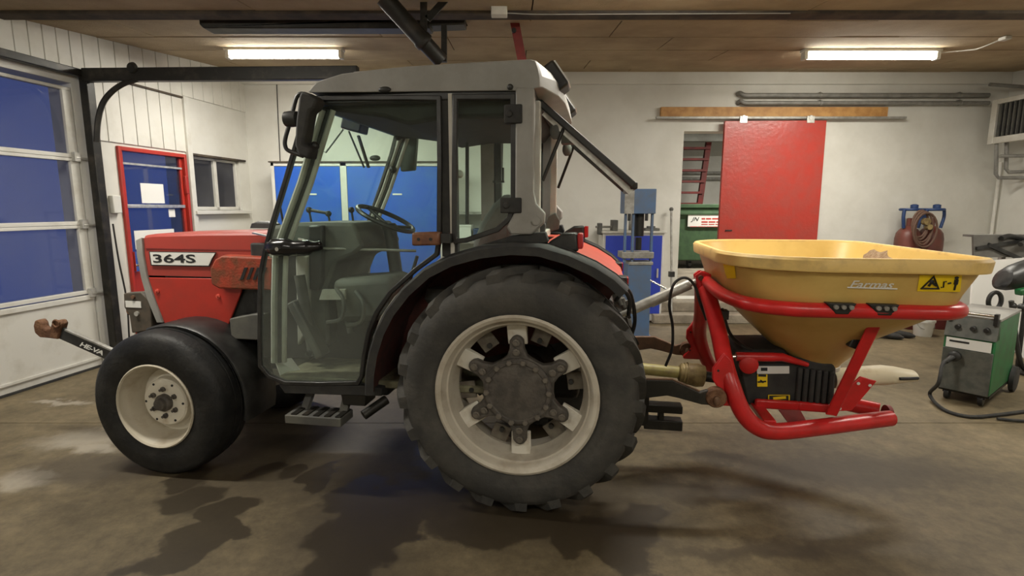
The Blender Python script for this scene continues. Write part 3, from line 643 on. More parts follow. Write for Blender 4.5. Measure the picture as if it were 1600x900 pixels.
for (lb, pts) in (('upright pipe with an elbow under the wall heater', [PY(1557, 222, 6.9), PY(1556, 272, 6.9), PY(1560, 278, 6.9), PY(1640, 278, 6.75)]),
                  ('bent pipe nearest the wall heater underside', [PY(1573, 222, 6.85), PY(1572, 264, 6.85), PY(1576, 269, 6.85), PY(1640, 268, 6.75)]),
                  ('level pipe crossing the heater drop pipes', [PY(1562, 244, 6.8), PY(1640, 243, 6.7)]),
                  ('level pipe end with cap above the wall heater', [PY(1546, 132, 7.0), PY(1640, 137, 6.9)])):
    one('heater_pipe', MB().tube([Vector((min(q.x, 6.5), q.y, q.z)) for q in pts], .022, 10), 'pipe_grey', lb, 'pipe', off=tuple(pts[0]), group='pipes round the heater')
one('corner_pipe', MB().cyl((6.47, 7.2, 0), (6.47, 7.2, 2.1), .02), 'white_paint', 'thin white pipe running down the right corner', 'pipe', off=(6.47, 7.2, 0))

# ------------------------------------------------------------------ tractor
TR = thing('tractor', 'red narrow-track tractor with grey cab standing on stained concrete', 'tractor', 't', (0, 0, 0))
def lug_mesh(sgn, Rt, half, h):     # one bar of the tread, curved from the middle of the tyre out to the shoulder
    mb = MB(); rings = []; n = 7
    for i in range(n):
        t = i/(n-1); b = sgn*(-.01+(half+.004)*t); ang = R(-17)*t
        rt = Rt+h-(.010*t*t if t < .85 else .010*t*t+(t-.85)*.10)
        rb = rt-h-.012-(.0 if t < .7 else (t-.7)*.16); w = .026+.010*t
        ring = []
        for (rr, wa) in ((rb, -w*1.25), (rt, -w*.72), (rt, w*.72), (rb, w*1.25)):
            a = ang+wa/Rt; ring.append(Vector((math.sin(a)*rr, b, math.cos(a)*rr)))
        rings.append(ring)
    mb.loft(rings); return mb
def wheel_rear(bc):     # bc: centre plane of the tyre
    sg = -1 if bc < 0 else 1; RR = .585; hw = .155
    c_ = Vector((0, bc, .615))
    prof = [(.375, hw-.02), (.42, hw+.005), (.47, hw+.018), (.525, hw+.012), (.558, hw-.006), (.574, hw-.035), (.580, .05), (.582, 0), (.580, -.05), (.574, -hw+.035), (.558, -hw+.006), (.525, -hw-.012), (.47, -hw-.018), (.42, -hw-.005), (.375, -hw+.02)]
    ty = MB().lathe(prof, c_, 'y', 72, closed=True).build('rear_wheel', 'rubber_dusty', TR, ang=50)
    # rim: flange, gutter, barrel
    o = sg
    rp = [(.372, o*(hw-.005)), (.394, o*(hw-.002)), (.396, o*(hw+.008)), (.384, o*(hw+.014)), (.368, o*(hw+.006)), (.360, o*(hw-.012)), (.350, o*(hw-.028)), (.342, o*(hw-.032)), (.334, o*(hw-.055)), (.330, o*(hw-.10)), (.315, o*.02), (.330, -o*.1), (.37, -o*(hw-.01)), (.38, -o*(hw-.01)), (.34, -o*.1), (.325, o*.02), (.34, o*(hw-.10)), (.36, o*(hw-.02))]
    MB().lathe(rp, c_, 'y', 64, closed=True).build('rim', 'rim_grey', ty, ang=28)
    hb = bc+o*.085         # outer plane of the hub
    n = 6; poly = []
    for k in range(n):
        a0 = R(92-60*k)
        for (da, r) in ((27, .172), (16, .182), (9.5, .215), (7.5, .255), (4, .272), (0, .277), (-4, .272), (-7.5, .255), (-9.5, .215), (-16, .182)):
            a = a0+R(da); poly.append((math.cos(a)*r, .615+math.sin(a)*r))
    MB().prism(poly, hb, hb-o*.05).build('hub_star', 'hub', ty, bevel=.008)
    MB().lathe([(.172, -o*.05), (.168, o*.012), (.160, o*.020), (.145, o*.021), (.140, o*.016), (.13, o*.017), (.02, o*.02), (.004, o*.021)], (0, hb, .615), 'y', 48).build('hub_cap', 'hub', ty)
    bolt = None
    for k in range(14):
        a = R(92+13-360/14*k); p = Vector((math.cos(a)*.153, hb+o*.022, .615+math.sin(a)*.153))
        if bolt is None:
            bolt = MB().lathe([(.015, -.004), (.015, o*.012), (.011, o*.016)], (0, 0, 0), 'y', 6).build('hub_bolt', 'nut_grey', ty); bolt.location = p
        else: copy_part(bolt, ty, p)
    nut = None
    for k in range(6):
        a = R(92-60*k)
        for r, s_ in ((.245, .015), (.198, .020)):
            p = Vector((math.cos(a)*r, hb+o*.001, .615+math.sin(a)*r))
            if nut is None:
                nut = MB().lathe([(.018, 0), (.018, o*.012), (.010, o*.013), (.010, o*.022)], (0, 0, 0), 'y', 8).build('wheel_nut', 'nut_grey', ty); nut.location = p
            else: copy_part(nut, ty, p)
        # white clamp behind each arm and a grey one beside it
        u, w_ = Vector((math.cos(a), 0, math.sin(a))), Vector((-math.sin(a), 0, math.cos(a)))
        cc = Vector((0, hb-o*.045, .615))
        MB().add([cc+u*r+w_*q+Vector((0, y_, 0)) for (r, y_) in ((.225, 0), (.225, -o*.02), (.338, -o*.02), (.338, o*.03), (.27, o*.012)) for q in (-.048, .048)],
                 [(0, 1, 3, 2), (2, 3, 5, 4), (4, 5, 7, 6), (6, 7, 9, 8), (8, 9, 1, 0), (0, 2, 4, 6, 8), (1, 9, 7, 5, 3)]).build('rim_clamp', 'bracket_white', ty, bevel=.004)
        a2 = a-R(24); u, w_ = Vector((math.cos(a2), 0, math.sin(a2))), Vector((-math.sin(a2), 0, math.cos(a2))); cc = Vector((0, bc-o*.005, .615))
        MB().add([cc+u*r+w_*q+Vector((0, y_, 0)) for r in (.235, .325) for q in (-.045, .045) for y_ in (0, .012)], [(0, 1, 3, 2), (4, 6, 7, 5), (0, 4, 5, 1), (2, 3, 7, 6), (0, 2, 6, 4), (1, 5, 7, 3)]).build('rim_lug', 'lug_grey', ty, bevel=.004)
        MB().lathe([(.013, 0), (.013, o*.014)], cc+u*.255+Vector((0, o*.013 if o > 0 else -.002, 0)), 'y', 10).build('lug_hole', 'black', ty)
    N_ = 21; src = {}
    for side in (-1, 1):
        for k in range(N_):
            ang = 2*math.pi*(k+(.5 if side > 0 else 0))/N_+.1
            if side not in src:
                m_ = lug_mesh(side, .576, hw+.006, .038); ob = m_.build('tread_lug', 'rubber_dusty', ty); src[side] = ob
            else: ob = copy_part(src[side], ty)
            ob.location = c_; ob.rotation_euler = (0, ang, 0)
    return ty
RWB = -.535
wheel_rear(RWB); wheel_rear(.535)
# rear axle and gearbox
MB().lathe([(.10, -.5), (.10, -.25), (.17, -.2), (.20, 0), (.17, .2), (.10, .25), (.10, .5)], (0, 0, .615), 'y', 24).build('rear_axle', 'dark_steel', TR)
MB().box(-.9, .28, -.19, .19, .42, .88).build('gearbox', 'dark_steel', TR, bevel=.04)
MB().box(-2.2, -.9, -.17, .17, .50, .95).build('engine_block', 'black', TR, bevel=.03)
for sg in (-1, 1): MB().box(-1.30, -.72, *sorted((sg*.22, sg*.50)), .50, .565).build('cab_subframe', 'black', TR, bevel=.02)

def wheel_front(bc):
    o = -1 if bc < 0 else 1; hw = .125; c_ = Vector((-2.032, bc, .412)); RR = .418
    prof = [(.225, hw-.01), (.26, hw+.010), (.32, hw+.014), (.372, hw+.008), (.398, hw-.010), (.411, hw-.034), (.418, .03), (.412, .028), (.412, .018), (.418, .016), (.418, -.016), (.412, -.018), (.412, -.028), (.418, -.03), (.411, -hw+.034), (.398, -hw+.010), (.372, -hw-.008), (.32, -hw-.014), (.26, -hw-.010), (.225, -hw+.01)]
    ty = MB().lathe(prof, c_, 'y', 64, closed=True).build('front_wheel', 'rubber', TR, ang=35)
    rp = [(.228, o*(hw-.006)), (.240, o*(hw-.004)), (.243, o*(hw+.008)), (.236, o*(hw+.014)), (.228, o*(hw+.006)), (.222, o*(hw-.02)), (.212, o*(hw-.032)), (.206, o*(hw-.05)), (.196, o*(hw-.10)), (.185, o*(-.01)), (.19, -o*.08), (.225, -o*(hw-.01)), (.232, -o*(hw-.01)), (.20, -o*.08), (.193, 0), (.205, o*.05), (.222, o*(hw-.03))]
    MB().lathe(rp, c_, 'y', 56, closed=True).build('rim', 'rim_shaded', ty, ang=28)
    MB().lathe([(.192, -o*.005), (.150, o*.004), (.142, o*.012), (.138, o*.052), (.130, o*.060), (.10, o*.064), (.07, o*.058), (.045, o*.056), (.045, o*.0), (.12, o*.0), (.19, -o*.02)], c_, 'y', 48, closed=True).build('wheel_disc', 'rim_cream', ty, ang=30)
    MB().lathe([(.050, o*.0), (.050, o*.075), (.044, o*.085), (.036, o*.088), (.032, o*.105), (.004, o*.108)], c_, 'y', 24).build('hub', 'hub', ty)
    for k in range(6):
        a = R(90+60*k); p = c_+Vector((math.cos(a)*.078, o*.058, math.sin(a)*.078))
        MB().lathe([(.015, 0), (.015, o*.012), (.008, o*.014), (.008, o*.03)], p, 'y', 8).build('wheel_nut', 'hub', ty)
        a += R(30); p = c_+Vector((math.cos(a)*.118, o*.060, math.sin(a)*.118)); MB().lathe([(.007, 0), (.007, o*.004)], p, 'y', 10).build('disc_hole', 'ink', ty)
    return ty
wheel_front(-.505); wheel_front(.505)
MB().cyl((-2.032, -.5, .412), (-2.032, .5, .412), .055).box(-2.12, -1.94, -.16, .16, .36, .62).build('front_axle', 'dark_steel', TR, bevel=.01)
# front mudguards: black arc over the inner half of each front tyre
for sg in (-1, 1):
    rings = []
    for k in range(15):
        a = R(112-126*k/14); ring = []
        for r, b_ in ((.440, .53), (.440, .26), (.43, .245), (.40, .245), (.426, .26), (.428, .53), (.415, .54), (.43, .545)):
            ring.append(Vector((-2.032+math.cos(a)*r*1.02+.03, sg*b_*(.93), .412+math.sin(a)*r)))
        rings.append(ring)
    MB().loft(rings).build('front_mudguard', 'black', TR, ang=50)
    MB().bar((-1.97, sg*.40, .825), (-1.90, sg*.17, .70), .04, .02).build('mudguard_stay', 'dark_steel', TR)

# bonnet
HB = .275
top = [az(222, 371, -HB), az(230, 366, -HB), az(300, 362.5, -HB), az(418, 362, -HB)]
a_f, a_r = az(222, 380, -HB)[0], az(418, 362, -HB)[0]
zb = az(300, 432, -HB)[1]; ztp = 1.352
def hood_ring(a, zt, hb):
    pts = [(-hb, zb), (-hb-.004, zt-.11), (-hb, zt-.018), (-hb+.008, zt-.005), (-hb+.025, zt), (-.12, zt+.002), (.12, zt+.002), (hb-.025, zt), (hb-.008, zt-.005), (hb, zt-.018), (hb+.004, zt-.11), (hb, zb)]
    return [Vector((a, y_, z_)) for y_, z_ in pts]
hood = MB().loft([hood_ring(a_f, 1.322, HB-.010), hood_ring(a_f+.02, 1.338, HB-.002), hood_ring(a_f+.08, 1.346, HB), hood_ring(-1.9, 1.357, HB), hood_ring(a_r, 1.362, HB)]).build('bonnet', 'red_hood', TR, ang=25)
MB().bar(P(228, 388.5, -HB-.004), P(412, 391.5, -HB-.004), .004, .007).build('crease', 'red_dark', hood)
# model plate
bp_ = [P(x, y, -HB-.009) for x, y in ((234.5, 394), (336.5, 395.5), (331, 404), (326, 415), (237.5, 413.5))]
MB().plate([p+Vector((0, -.001, 0)) for p in [P(x, y, -HB-.007) for x, y in ((233, 392.5), (338.5, 394), (333, 404), (327.5, 416.5), (236, 415))]], .003).build('badge_border', 'black_matte', hood)
MB().plate(bp_, .004).build('badge', 'label_white', hood)
xd = (bp_[1]-bp_[0]); yd = Vector((0, 0, 1))
o_ = P(239.5, 410.5, -HB-.0125)
text_mb('364S', o_, P(305, 411, -HB-.0125)-o_, yd, (P(239, 396.5, -HB).z-o_.z)*.98, (P(306, 411, -HB-.0125)-o_).length, 0, .022, 1.0).build('lettering', 'ink', hood, sm=False)
# grille frame at the nose
gp = [az(x, y, -HB) for x, y in ((214, 375), (223, 371), (226, 400), (231, 430), (240, 460), (257, 504), (247, 504), (231, 465), (222, 432), (216, 400))]
for sg in (-1, 1): MB().prism(gp, sg*HB-.012, sg*HB+.012).build('grille_frame', 'cab_grey', TR, bevel=.005)
gm = [az(x, y, -HB) for x, y in ((219, 378), (222, 376), (227, 430), (252, 503), (248, 503), (224, 432))]
MB().prism(gm, -HB+.012, HB-.012).build('grille', 'black_matte', TR)
for k in range(9):
    t_ = k/8.; p = P(217+14*t_*t_+8*t_, 385+95*t_, -HB); MB().box(p.x-.012, p.x+.012, -HB+.012, HB-.012, p.z-.008, p.z+.008).build('grille_bar', 'dash', TR)
# lower side panels
lp = [az(x, y, -HB) for x, y in ((232, 433.5), (380, 436), (377, 456), (352, 521), (340, 518), (300, 507), (258, 507), (244, 470))]
for sg in (-1, 1):
    sp = MB().prism(lp, sg*(HB-.004)-.006, sg*(HB-.004)+.006).build('side_panel', 'red', TR, bevel=.004)
    if sg < 0:
        for x, y in ((246, 455), (341, 463), (347, 506)):
            p = P(x, y, -HB-.002); MB().lathe([(.014, 0), (.014, -.006), (.006, -.007), (.006, -.014)], p, 'y', 12).build('panel_screw', 'red_lit', sp)
MB().box(-2.25, -1.55, -HB+.02, HB-.02, .8, 1.2).build('engine', 'black', TR, bevel=.02)
# side intake cover with slots
b0_ = -.36
ic = [(326, 420), (334, 405), (345, 399), (412, 402), (428, 402), (428, 455), (340, 452), (328, 445)]
icb = [az(x, y, b0_) for x, y in ic]
rings = []
for y_, k in ((-HB+.01, 1.0), (-HB-.045, 1.0), (b0_+.01, .97), (b0_, .93)):
    cxm = sum(p[0] for p in icb)/len(icb); czm = sum(p[1] for p in icb)/len(icb)
    rings.append([Vector((cxm+(p[0]-cxm)*k, y_, czm+(p[1]-czm)*k)) for p in icb])
icv = MB().loft(rings).build('intake_cover', 'rust_red', TR, bevel=.006)
for k in range(4):
    x = 376+k*10; MB().plate([P(x+6, 418, b0_-.002), P(x+11, 418, b0_-.002), P(x+4, 437, b0_-.002), P(x-1, 437, b0_-.002)], .004).build('slot', 'ink', icv)
# bonnet-top details
MB().loft([rrect(-1.78, .1, .10, .05, .04, 1.37), rrect(-1.78, .1, .09, .045, .04, 1.40), rrect(-1.78, .1, .05, .02, .02, 1.415)]).build('filler_hump', 'black', TR)
MB().cyl((-1.69, .16, 1.37), (-1.715, .16, 1.56), .007).build('aerial', 'dark_steel', TR)
MB().bar(P(396, 364, -.30), P(428, 371, -.33), .02, .008).build('bonnet_catch', 'chrome', TR)
# cowl box and hoses between bonnet and cab
MB().prism([az(x, y, -.30) for x, y in ((369, 495), (404, 488), (420, 488), (420, 528), (372, 526))], -.36, -.15).build('battery_box', 'dash', TR, bevel=.006)
for k, (x, y) in enumerate(((392, 462), (386, 472))):
    MB().tube(smooth_path([P(x-14, y+8, -.22), P(x, y, -.24), P(x+14, y+6, -.22), P(x+22, y+22, -.2)], 4), .014, 8).build('hose', 'black', TR)
MB().lathe([(.035, -.03), (.05, -.02), (.05, .02), (.035, .03)], P(391, 470, -.22), 'y', 16).build('pump', 'steel', TR)
MB().box(-1.62, -1.28, -.30, .30, .62, 1.30).build('bulkhead', 'black_matte', TR, bevel=.01)
for x in (352, 369): MB().lathe([(.018, 0), (.018, -.02)], P(x, 525, -.27), 'y', 6).build('frame_bolt', 'rust_brown', TR)
# nose bracket with lamp label
nb = [az(x, y, -.26) for x, y in ((195, 458), (222, 456), (236, 470), (240, 515), (208, 520), (204, 492), (196, 480))]
for sg in (-1, 1):
    k_ = MB().prism(nb, sg*.24-.03, sg*.24+.03).build('nose_bracket', 'olive_steel', TR, bevel=.006)
    if sg < 0:
        MB().plate([P(196, 470, -.272), P(220, 471, -.272), P(221, 481, -.272), P(197, 480, -.272)], .004).build('label', 'label_white', k_)
        MB().lathe([(.015, 0), (.015, -.012)], P(215, 490, -.27), 'y', 10).build('bolt', 'galv', k_); MB().lathe([(.012, 0), (.012, -.012)], P(209, 464, -.27), 'y', 10).build('bolt', 'rust_brown', k_)
MB().box(-2.50, -2.36, -.24, .24, .66, .92).build('nose_crossbar', 'olive_steel', TR, bevel=.01)
# front linkage arms with rusty claws
for sg in (-1, 1):
    b_ = sg*.33
    A_, B_ = P(186, 560, -.33), P(92, 518, -.33); B_.y = A_.y = b_
    arm = MB().bar(A_, B_, .022, .080).build('linkage_arm', 'black', TR, bevel=.006)
    cl_ = [(100, 512), (102, 505), (98, 499), (90, 500), (86, 505), (84, 512), (77, 514), (72, 510), (70, 503), (66, 498), (60, 500), (58, 508), (60, 519), (68, 526), (80, 527), (96, 529)]
    MB().prism([az(x, y, -.33) for x, y in cl_], b_-.025, b_+.025).build('claw', 'rust', arm, bevel=.008)
    p = P(95, 504, -.33); MB().tube([Vector((p.x+math.cos(t)*.022, b_-.03, p.z+math.sin(t)*.022)) for t in [k*2*math.pi/14 for k in range(14)]], .006, 6, closed=True).build('ring_pin', 'rust', arm)
    if sg < 0:
        e1_ = (P(170, 552, -.345)-P(120, 531, -.345)); e1_.y = 0
        st = P(124, 540.5, -.345); st.y = -.345
        text_mb('HE-VA', st, e1_, Vector((-e1_.z, 0, e1_.x)), .032, .17, .3, .03, .9).build('lettering', 'label_white', arm, sm=False)
        MB().bar(P(104, 515, -.338), P(186, 551, -.338), .026, .010).build('edge_wear', 'steel', arm)
    MB().bar(A_, Vector((-2.30, b_*.75, .60)), .03, .08).build('linkage_lug', 'black', TR)

# ---- cab
CBY = .58
def sym(fn):
    for sg in (-1, 1): fn(sg)
def cabpts(lst, b=-CBY): return [az(x, y, b) for x, y in lst]
cab_floor = MB().box(-1.33, -.15, -.54, .54, .56, .60).build('cab_floor', 'floor_mat', TR, bevel=.01)
door_px = [(478, 151), (560, 150), (640, 149.5), (690, 150), (691, 250), (690, 372), (686, 399), (652, 424), (613, 459), (592, 490), (580, 520), (572, 560), (569, 588), (562, 601), (500, 602.5), (446, 601), (420, 590), (405, 572), (404, 520), (405, 428), (412, 392), (423, 350), (445, 278), (466, 205)]
dpts = cabpts(door_px)
quarter_px = [(708, 148), (806, 147), (806.5, 240), (806, 322), (800, 343), (780, 362), (750, 372), (730, 379), (710, 381), (707, 370), (707, 260)]
qpts = cabpts(quarter_px)
def inset(poly, d):
    n = len(poly); out = []; ar_ = sum(poly[i][0]*poly[(i+1) % n][1]-poly[(i+1) % n][0]*poly[i][1] for i in range(n)); sg = 1 if ar_ > 0 else -1
    for i in range(n):
        p0, p1, p2 = Vector(poly[i-1]), Vector(poly[i]), Vector(poly[(i+1) % n])
        e1, e2 = (p1-p0).normalized(), (p2-p1).normalized()
        n1, n2 = Vector((-e1.y, e1.x))*sg, Vector((-e2.y, e2.x))*sg; m_ = (n1+n2).normalized(); out.append(tuple(p1+m_*d/max(.5, m_.dot(n1))))
    return out
def frame_mb(poly, w, y0, y1):     # flat frame following an outline
    inn = inset(poly, w); n = len(poly)
    vs = [(p[0], y0, p[1]) for p in poly]+[(p[0], y0, p[1]) for p in inn]+[(p[0], y1, p[1]) for p in poly]+[(p[0], y1, p[1]) for p in inn]; fs = []
    for i in range(n):
        j = (i+1) % n; fs += [(i, j, n+j, n+i), (2*n+i, 3*n+i, 3*n+j, 2*n+j), (i, 2*n+i, 2*n+j, j), (n+i, n+j, 3*n+j, 3*n+i)]
    return MB().add(vs, fs)
zh_ = P(600, 150, -.58).z
for sg in (-1, 1):
    y0 = sg*CBY
    dr_ = frame_mb(dpts, .022, y0-.014, y0+.014).build('cab_door', 'black', TR, bevel=.004)
    MB().prism(inset(dpts, .018), y0-.003, y0+.003).build('door_glass', 'cab_glass_dust_and_reflection', dr_, sm=False)
    qw = frame_mb(qpts, .024, y0-.014, y0+.014).build('quarter_window', 'black', TR, bevel=.004)
    MB().prism(inset(qpts, .02), y0-.003, y0+.003).build('pane', 'cab_glass', qw, sm=False)
    for (x0_, y0_, x1_, y1_) in ((789, 165, 817, 194), (783, 309, 816, 333)):
        p, q_ = az(x0_, y0_, -CBY), az(x1_, y1_, -CBY); MB().box(p[0], q_[0], y0-.03, y0+.03, q_[1], p[1]).lathe([(.016, -.04), (.016, .04)], ((p[0]*.7+q_[0]*.3), y0, (p[1]+q_[1])/2), 'y', 12).build('hinge', 'black_matte', qw, bevel=.006)
    # pillars: A (raked, white with dark seals), B, C
    ap = [P(504, 172, -.53), P(470, 285, -.53), P(431, 392, -.53), P(429, 470, -.53), P(429, 566, -.53)]
    for q_ in ap: q_.y = sg*.53
    ap2 = [p+Vector((.024, 0, 0)) for p in ap]
    MB().tube(ap, .019, 8, flat=(1.2, .8)).build('front_pillar', 'cab_light', TR); MB().tube([p+Vector((.052, -sg*.01, 0)) for p in ap], .014, 8).build('front_pillar', 'cab_light', TR)
    MB().tube([p+Vector((.030, -sg*.004, 0)) for p in ap], .011, 6).build('pillar_seal', 'black', TR)
    p, q_ = az(690, 146, -.565), az(711, 146, -.565); bz = az(700, 402, -.565)[1]
    MB().box(p[0]-.01, q_[0]+.004, sg*.555-.02, sg*.555+.02, bz, p[1]).build('centre_pillar', 'black_matte', TR, bevel=.004)
    p, q_ = az(700, 146, -.585), az(706, 146, -.585); MB().box(p[0], q_[0], sg*.58-.006, sg*.58+.006, bz, zh_).build('pillar_strip', 'cab_light', TR)
    cp_ = [az(x, y, -.57) for x, y in ((807, 138), (836, 138), (836, 160), (834, 300), (838, 318), (852, 333), (851, 348), (832, 366), (800, 366), (793, 355), (806, 330))]
    MB().prism(cp_, sg*.57-.03, sg*.57+.03).build('rear_pillar', 'cab_grey', TR, bevel=.008)
    p = P(838, 345, -.605); p.y = sg*.605; MB().lathe([(.02, 0), (.02, sg*.008)], p, 'y', 14).build('pillar_bolt', 'cab_grey', TR)
    ft = [az(x, y, -.55) for x, y in ((720, 392), (800, 368), (853, 362), (858, 378), (820, 386), (760, 402), (715, 412))]
    MB().prism(ft, sg*.55-.03, sg*.55+.03).build('pillar_foot', 'black_matte', TR, bevel=.006)
    # cab side below the doors' rear edge, along the wheel arch
    ws = [az(x, y, -.57) for x, y in ((693, 400), (655, 428), (617, 463), (596, 494), (584, 525), (576, 565), (573, 603), (586, 603), (589, 560), (598, 525), (610, 498), (632, 465), (668, 432), (705, 408))]
    MB().prism(ws, sg*.57-.012, sg*.57+.012).build('arch_trim', 'cab_light', TR, bevel=.004)
    sill = [az(x, y, -.56) for x, y in ((440, 598), (570, 600), (600, 604), (600, 616), (450, 612))]
    MB().prism(sill, sg*.57-.02, sg*.45).build('door_sill', 'black_matte', TR, bevel=.004)
# headliner and cab header (dark)
zh = P(600, 150, -.58).z
hd = [az(x, y, -.5) for x, y in ((492, 150), (835, 146), (835, 160), (815, 185), (700, 186), (640, 196), (600, 184), (540, 176), (500, 172))]
MB().prism(hd, -.52, .52).build('headliner', 'black_matte', TR, bevel=.02)
MB().box(hd[0][0]-.02, .07, -.58, .58, zh-.03, zh+.015).build('roof_header', 'black', TR, bevel=.008)
# roof
def roof_profile(b):        # outline (a, z) of the roof shell at lateral position b (fraction of the half width)
    k = abs(b)/.58
    base = [az(x, y, -.58) for x, y in ((484, 143), (498, 127), (536, 115), (585, 109), (634, 104), (740, 97.5), (831, 92.5))]
    cr = .012*(1-k*k)
    out = [(p[0]+(-.05*(1-k*k) if i < 2 else 0), p[1]+cr*(0 if i == 0 else min(1, i/3))) for i, p in enumerate(base)]
    bow = .085*(1-k**6)
    rear = [(832, 92.5, .0), (842, 104, .35), (847, 122, .7), (850, 140, 1.0), (838, 141, .6)]
    ra, rz_ = az(832, 92.5, -.58); out[-1] = (ra-.01, rz_+cr)
    out += [(ra+.012+bow*.35, rz_-.008+cr*.9), (ra+.02+bow*.75, rz_-.035+cr*.6), (ra+.026+bow*1.1, rz_-.075+cr*.3), (ra+.028+bow*1.25, rz_-.118-bow*.35), (ra-.02+bow*.8, rz_-.13-bow*.35)]
    out.append((az(481, 143, -.58)[0]+.02, az(481, 143, -.58)[1]-.004))
    return out
rings = []
for b_ in (-.58, -.56, -.45, -.3, -.15, 0, .15, .3, .45, .56, .58):
    pr_ = roof_profile(b_*.99 if abs(b_) == .58 else b_); rings.append([Vector((p[0], b_*1.03, p[1]-(.006 if abs(b_) == .58 else 0))) for p in pr_])
roof = MB().loft(rings).build('roof', 'cab_grey', TR, ang=14, bevel=.004)
p = az(740, 97, -.6)
vis = MB().loft([[Vector((az(x, y, -.5)[0], b_, az(x, y, -.5)[1]+dz)) for x, y, dz in ((524, 119, 0), (546, 107.5, .0), (640, 100, .0), (690, 97.5, 0), (690, 103, .0), (560, 116, 0))] for b_ in (-.45, .45)]).build('roof_visor', 'cab_grey', roof, bevel=.006)
for x, y in ((601, 140), (797, 136)):
    q_ = P(x, y, -.60); MB().ball(q_, (.032 if x < 700 else .014, .014, .014)).build('roof_knob', 'black', roof)
# windscreen and rear screen
wt, wb_ = P(504, 172, -.5), P(431, 392, -.5)
MB().plate([(wt.x, -.52, wt.z), (wb_.x, -.52, wb_.z), (wb_.x, .52, wb_.z), (wt.x, .52, wt.z)], .005).build('windscreen', 'cab_glass', TR, sm=False)
MB().bar((wb_.x+.01, -.54, wb_.z-.01), (wb_.x+.01, .54, wb_.z-.01), .05, .05).build('cowl_rail', 'cab_light', TR, bevel=.006)
MB().bar((.02, -.50, 1.34), (.02, .50, 1.34), .06, .05).build('rear_rail', 'cab_light', TR, bevel=.006)
# rear hatch propped open
h0, h1 = Vector((.075, 0, 2.00)), Vector((.53, 0, 1.605))
hp = [(h0.x, -.45, h0.z), (h1.x, -.45, h1.z), (h1.x, .45, h1.z), (h0.x, .45, h0.z)]
ht_ = MB()
for i in range(4): ht_.bar(hp[i], hp[(i+1) % 4], .035, .032, (0, 0, 1) if i % 2 else (.6, 0, .7))
ht_ = ht_.build('rear_hatch', 'black', TR, bevel=.006)
dn = (h1-h0).normalized()
MB().plate([Vector(p) for p in hp], .005).build('hatch_glass', 'cab_glass', ht_, sm=False)
MB().bar((h0.x+.02, -.43, h0.z-.045), (h1.x-.01, -.43, h1.z-.03), .012, .03).build('hatch_trim', 'galv', ht_)
for sg in (-1, 1):
    MB().cyl((.195, sg*.43, 1.89), (.095, sg*.47, 1.63), .009).build('gas_strut', 'dark_steel', TR)
    p = P(868, 203, -.44); p.y = sg*.42; MB().ball(p, (.03, .02, .045)).build('hatch_hinge', 'dash', TR)
MB().box(.15, .22, -.05, .05, 1.855, 1.90).bar((.18, 0, 1.93), (.30, 0, 1.83), .02, .006).build('rear_wiper', 'dash', TR)
# frame uprights round the rear opening, seen past the near pillar
for sg in (-1, 1):
    MB().box(.045, .085, sg*.47-.03, sg*.47+.03, 1.36, 2.0).build('rear_frame', 'cab_light', TR, bevel=.006)
    p = P(867, 344, .3); MB().prism([az(x, y, .45) for x, y in ((857, 338), (868, 332), (875, 345), (873, 358), (860, 362), (852, 356))], sg*.45-.02, sg*.45+.02).build('latch_plate', 'dash', TR, bevel=.005)
# rear working lights on the roof
for b_ in (-.35, .35):
    c0 = P(864, 128, -.35); c0.y = b_
    m_ = Matrix.Rotation(R(-35), 3, 'Y')
    wl_ = MB().obox(c0, (.11, .16, .14), m_).build('work_light', 'black', TR, bevel=.012)
    MB().obox(c0+m_ @ Vector((.055, 0, 0)), (.012, .14, .12), m_).build('lens', 'label_white', wl_)
    MB().bar(c0, (c0.x-.06, b_, c0.z-.05), .03, .02).build('stalk', 'dark_steel', wl_)

# ---- cab interior
MB().prism([az(x, y, 0) for x, y in ((458, 352), (500, 346), (585, 346), (600, 380), (585, 392), (560, 402), (545, 440), (548, 520), (500, 560), (478, 500), (470, 420))], -.28, .28).build('dashboard', 'dash', TR, bevel=.02)
c0 = P(603, 342, 0); ax = Vector((-.42, 0, .9)).normalized(); e2 = Vector((0, 1, 0)); e1 = ax.cross(e2)*1
e1 = Vector((.88, 0, -.42)).normalized()
sw = MB().tube([c0+e1*math.cos(t)*.175+e2*math.sin(t)*.19 for t in [k*2*math.pi/28 for k in range(28)]], .014, 8, closed=True).build('steering_wheel', 'black', TR)
for k in range(3):
    t = R(40+120*k); MB().cyl(c0-ax*.05, c0+e1*math.cos(t)*.17+e2*math.sin(t)*.185, .010).build('spoke', 'black', sw)
MB().lathe([(.045, -.02), (.05, 0), (.035, .02)], c0-ax*.05, 'z', 16).build('boss', 'black', sw)
MB().cyl(c0-ax*.05, c0-ax*.4+Vector((-.10, 0, -.1)), .04).build('steering_column', 'black', TR)
MB().prism([az(x, y, 0) for x, y in ((748, 400), (753, 372), (762, 348), (780, 320), (796, 306), (812, 304), (815, 330), (806, 400))], -.22, .22).build('seat_back', 'fabric', TR, bevel=.035, seg=3)
MB().loft([rrect(-.36, 0, .24, .24, .08, .95), rrect(-.36, 0, .26, .26, .09, .99), rrect(-.36, 0, .25, .25, .09, 1.05), rrect(-.36, 0, .20, .20, .08, 1.075)]).build('seat', 'fabric', TR)
MB().box(-.52, -.2, -.18, .18, .6, .96).build('seat_base', 'black', TR, bevel=.02)
for (x, y, b_) in ((483, 328, .12), (513, 334, .12), (549, 328, .2)):
    p = P(x, y, b_); MB().cyl(p, p+Vector((.02, 0, -.15)), .007).ball(p, .020).build('lever', 'black', TR)
p, q_ = P(483, 328, .12), P(517, 334, .12); MB().cyl(p, q_, .010).build('lever_bar', 'black', TR)
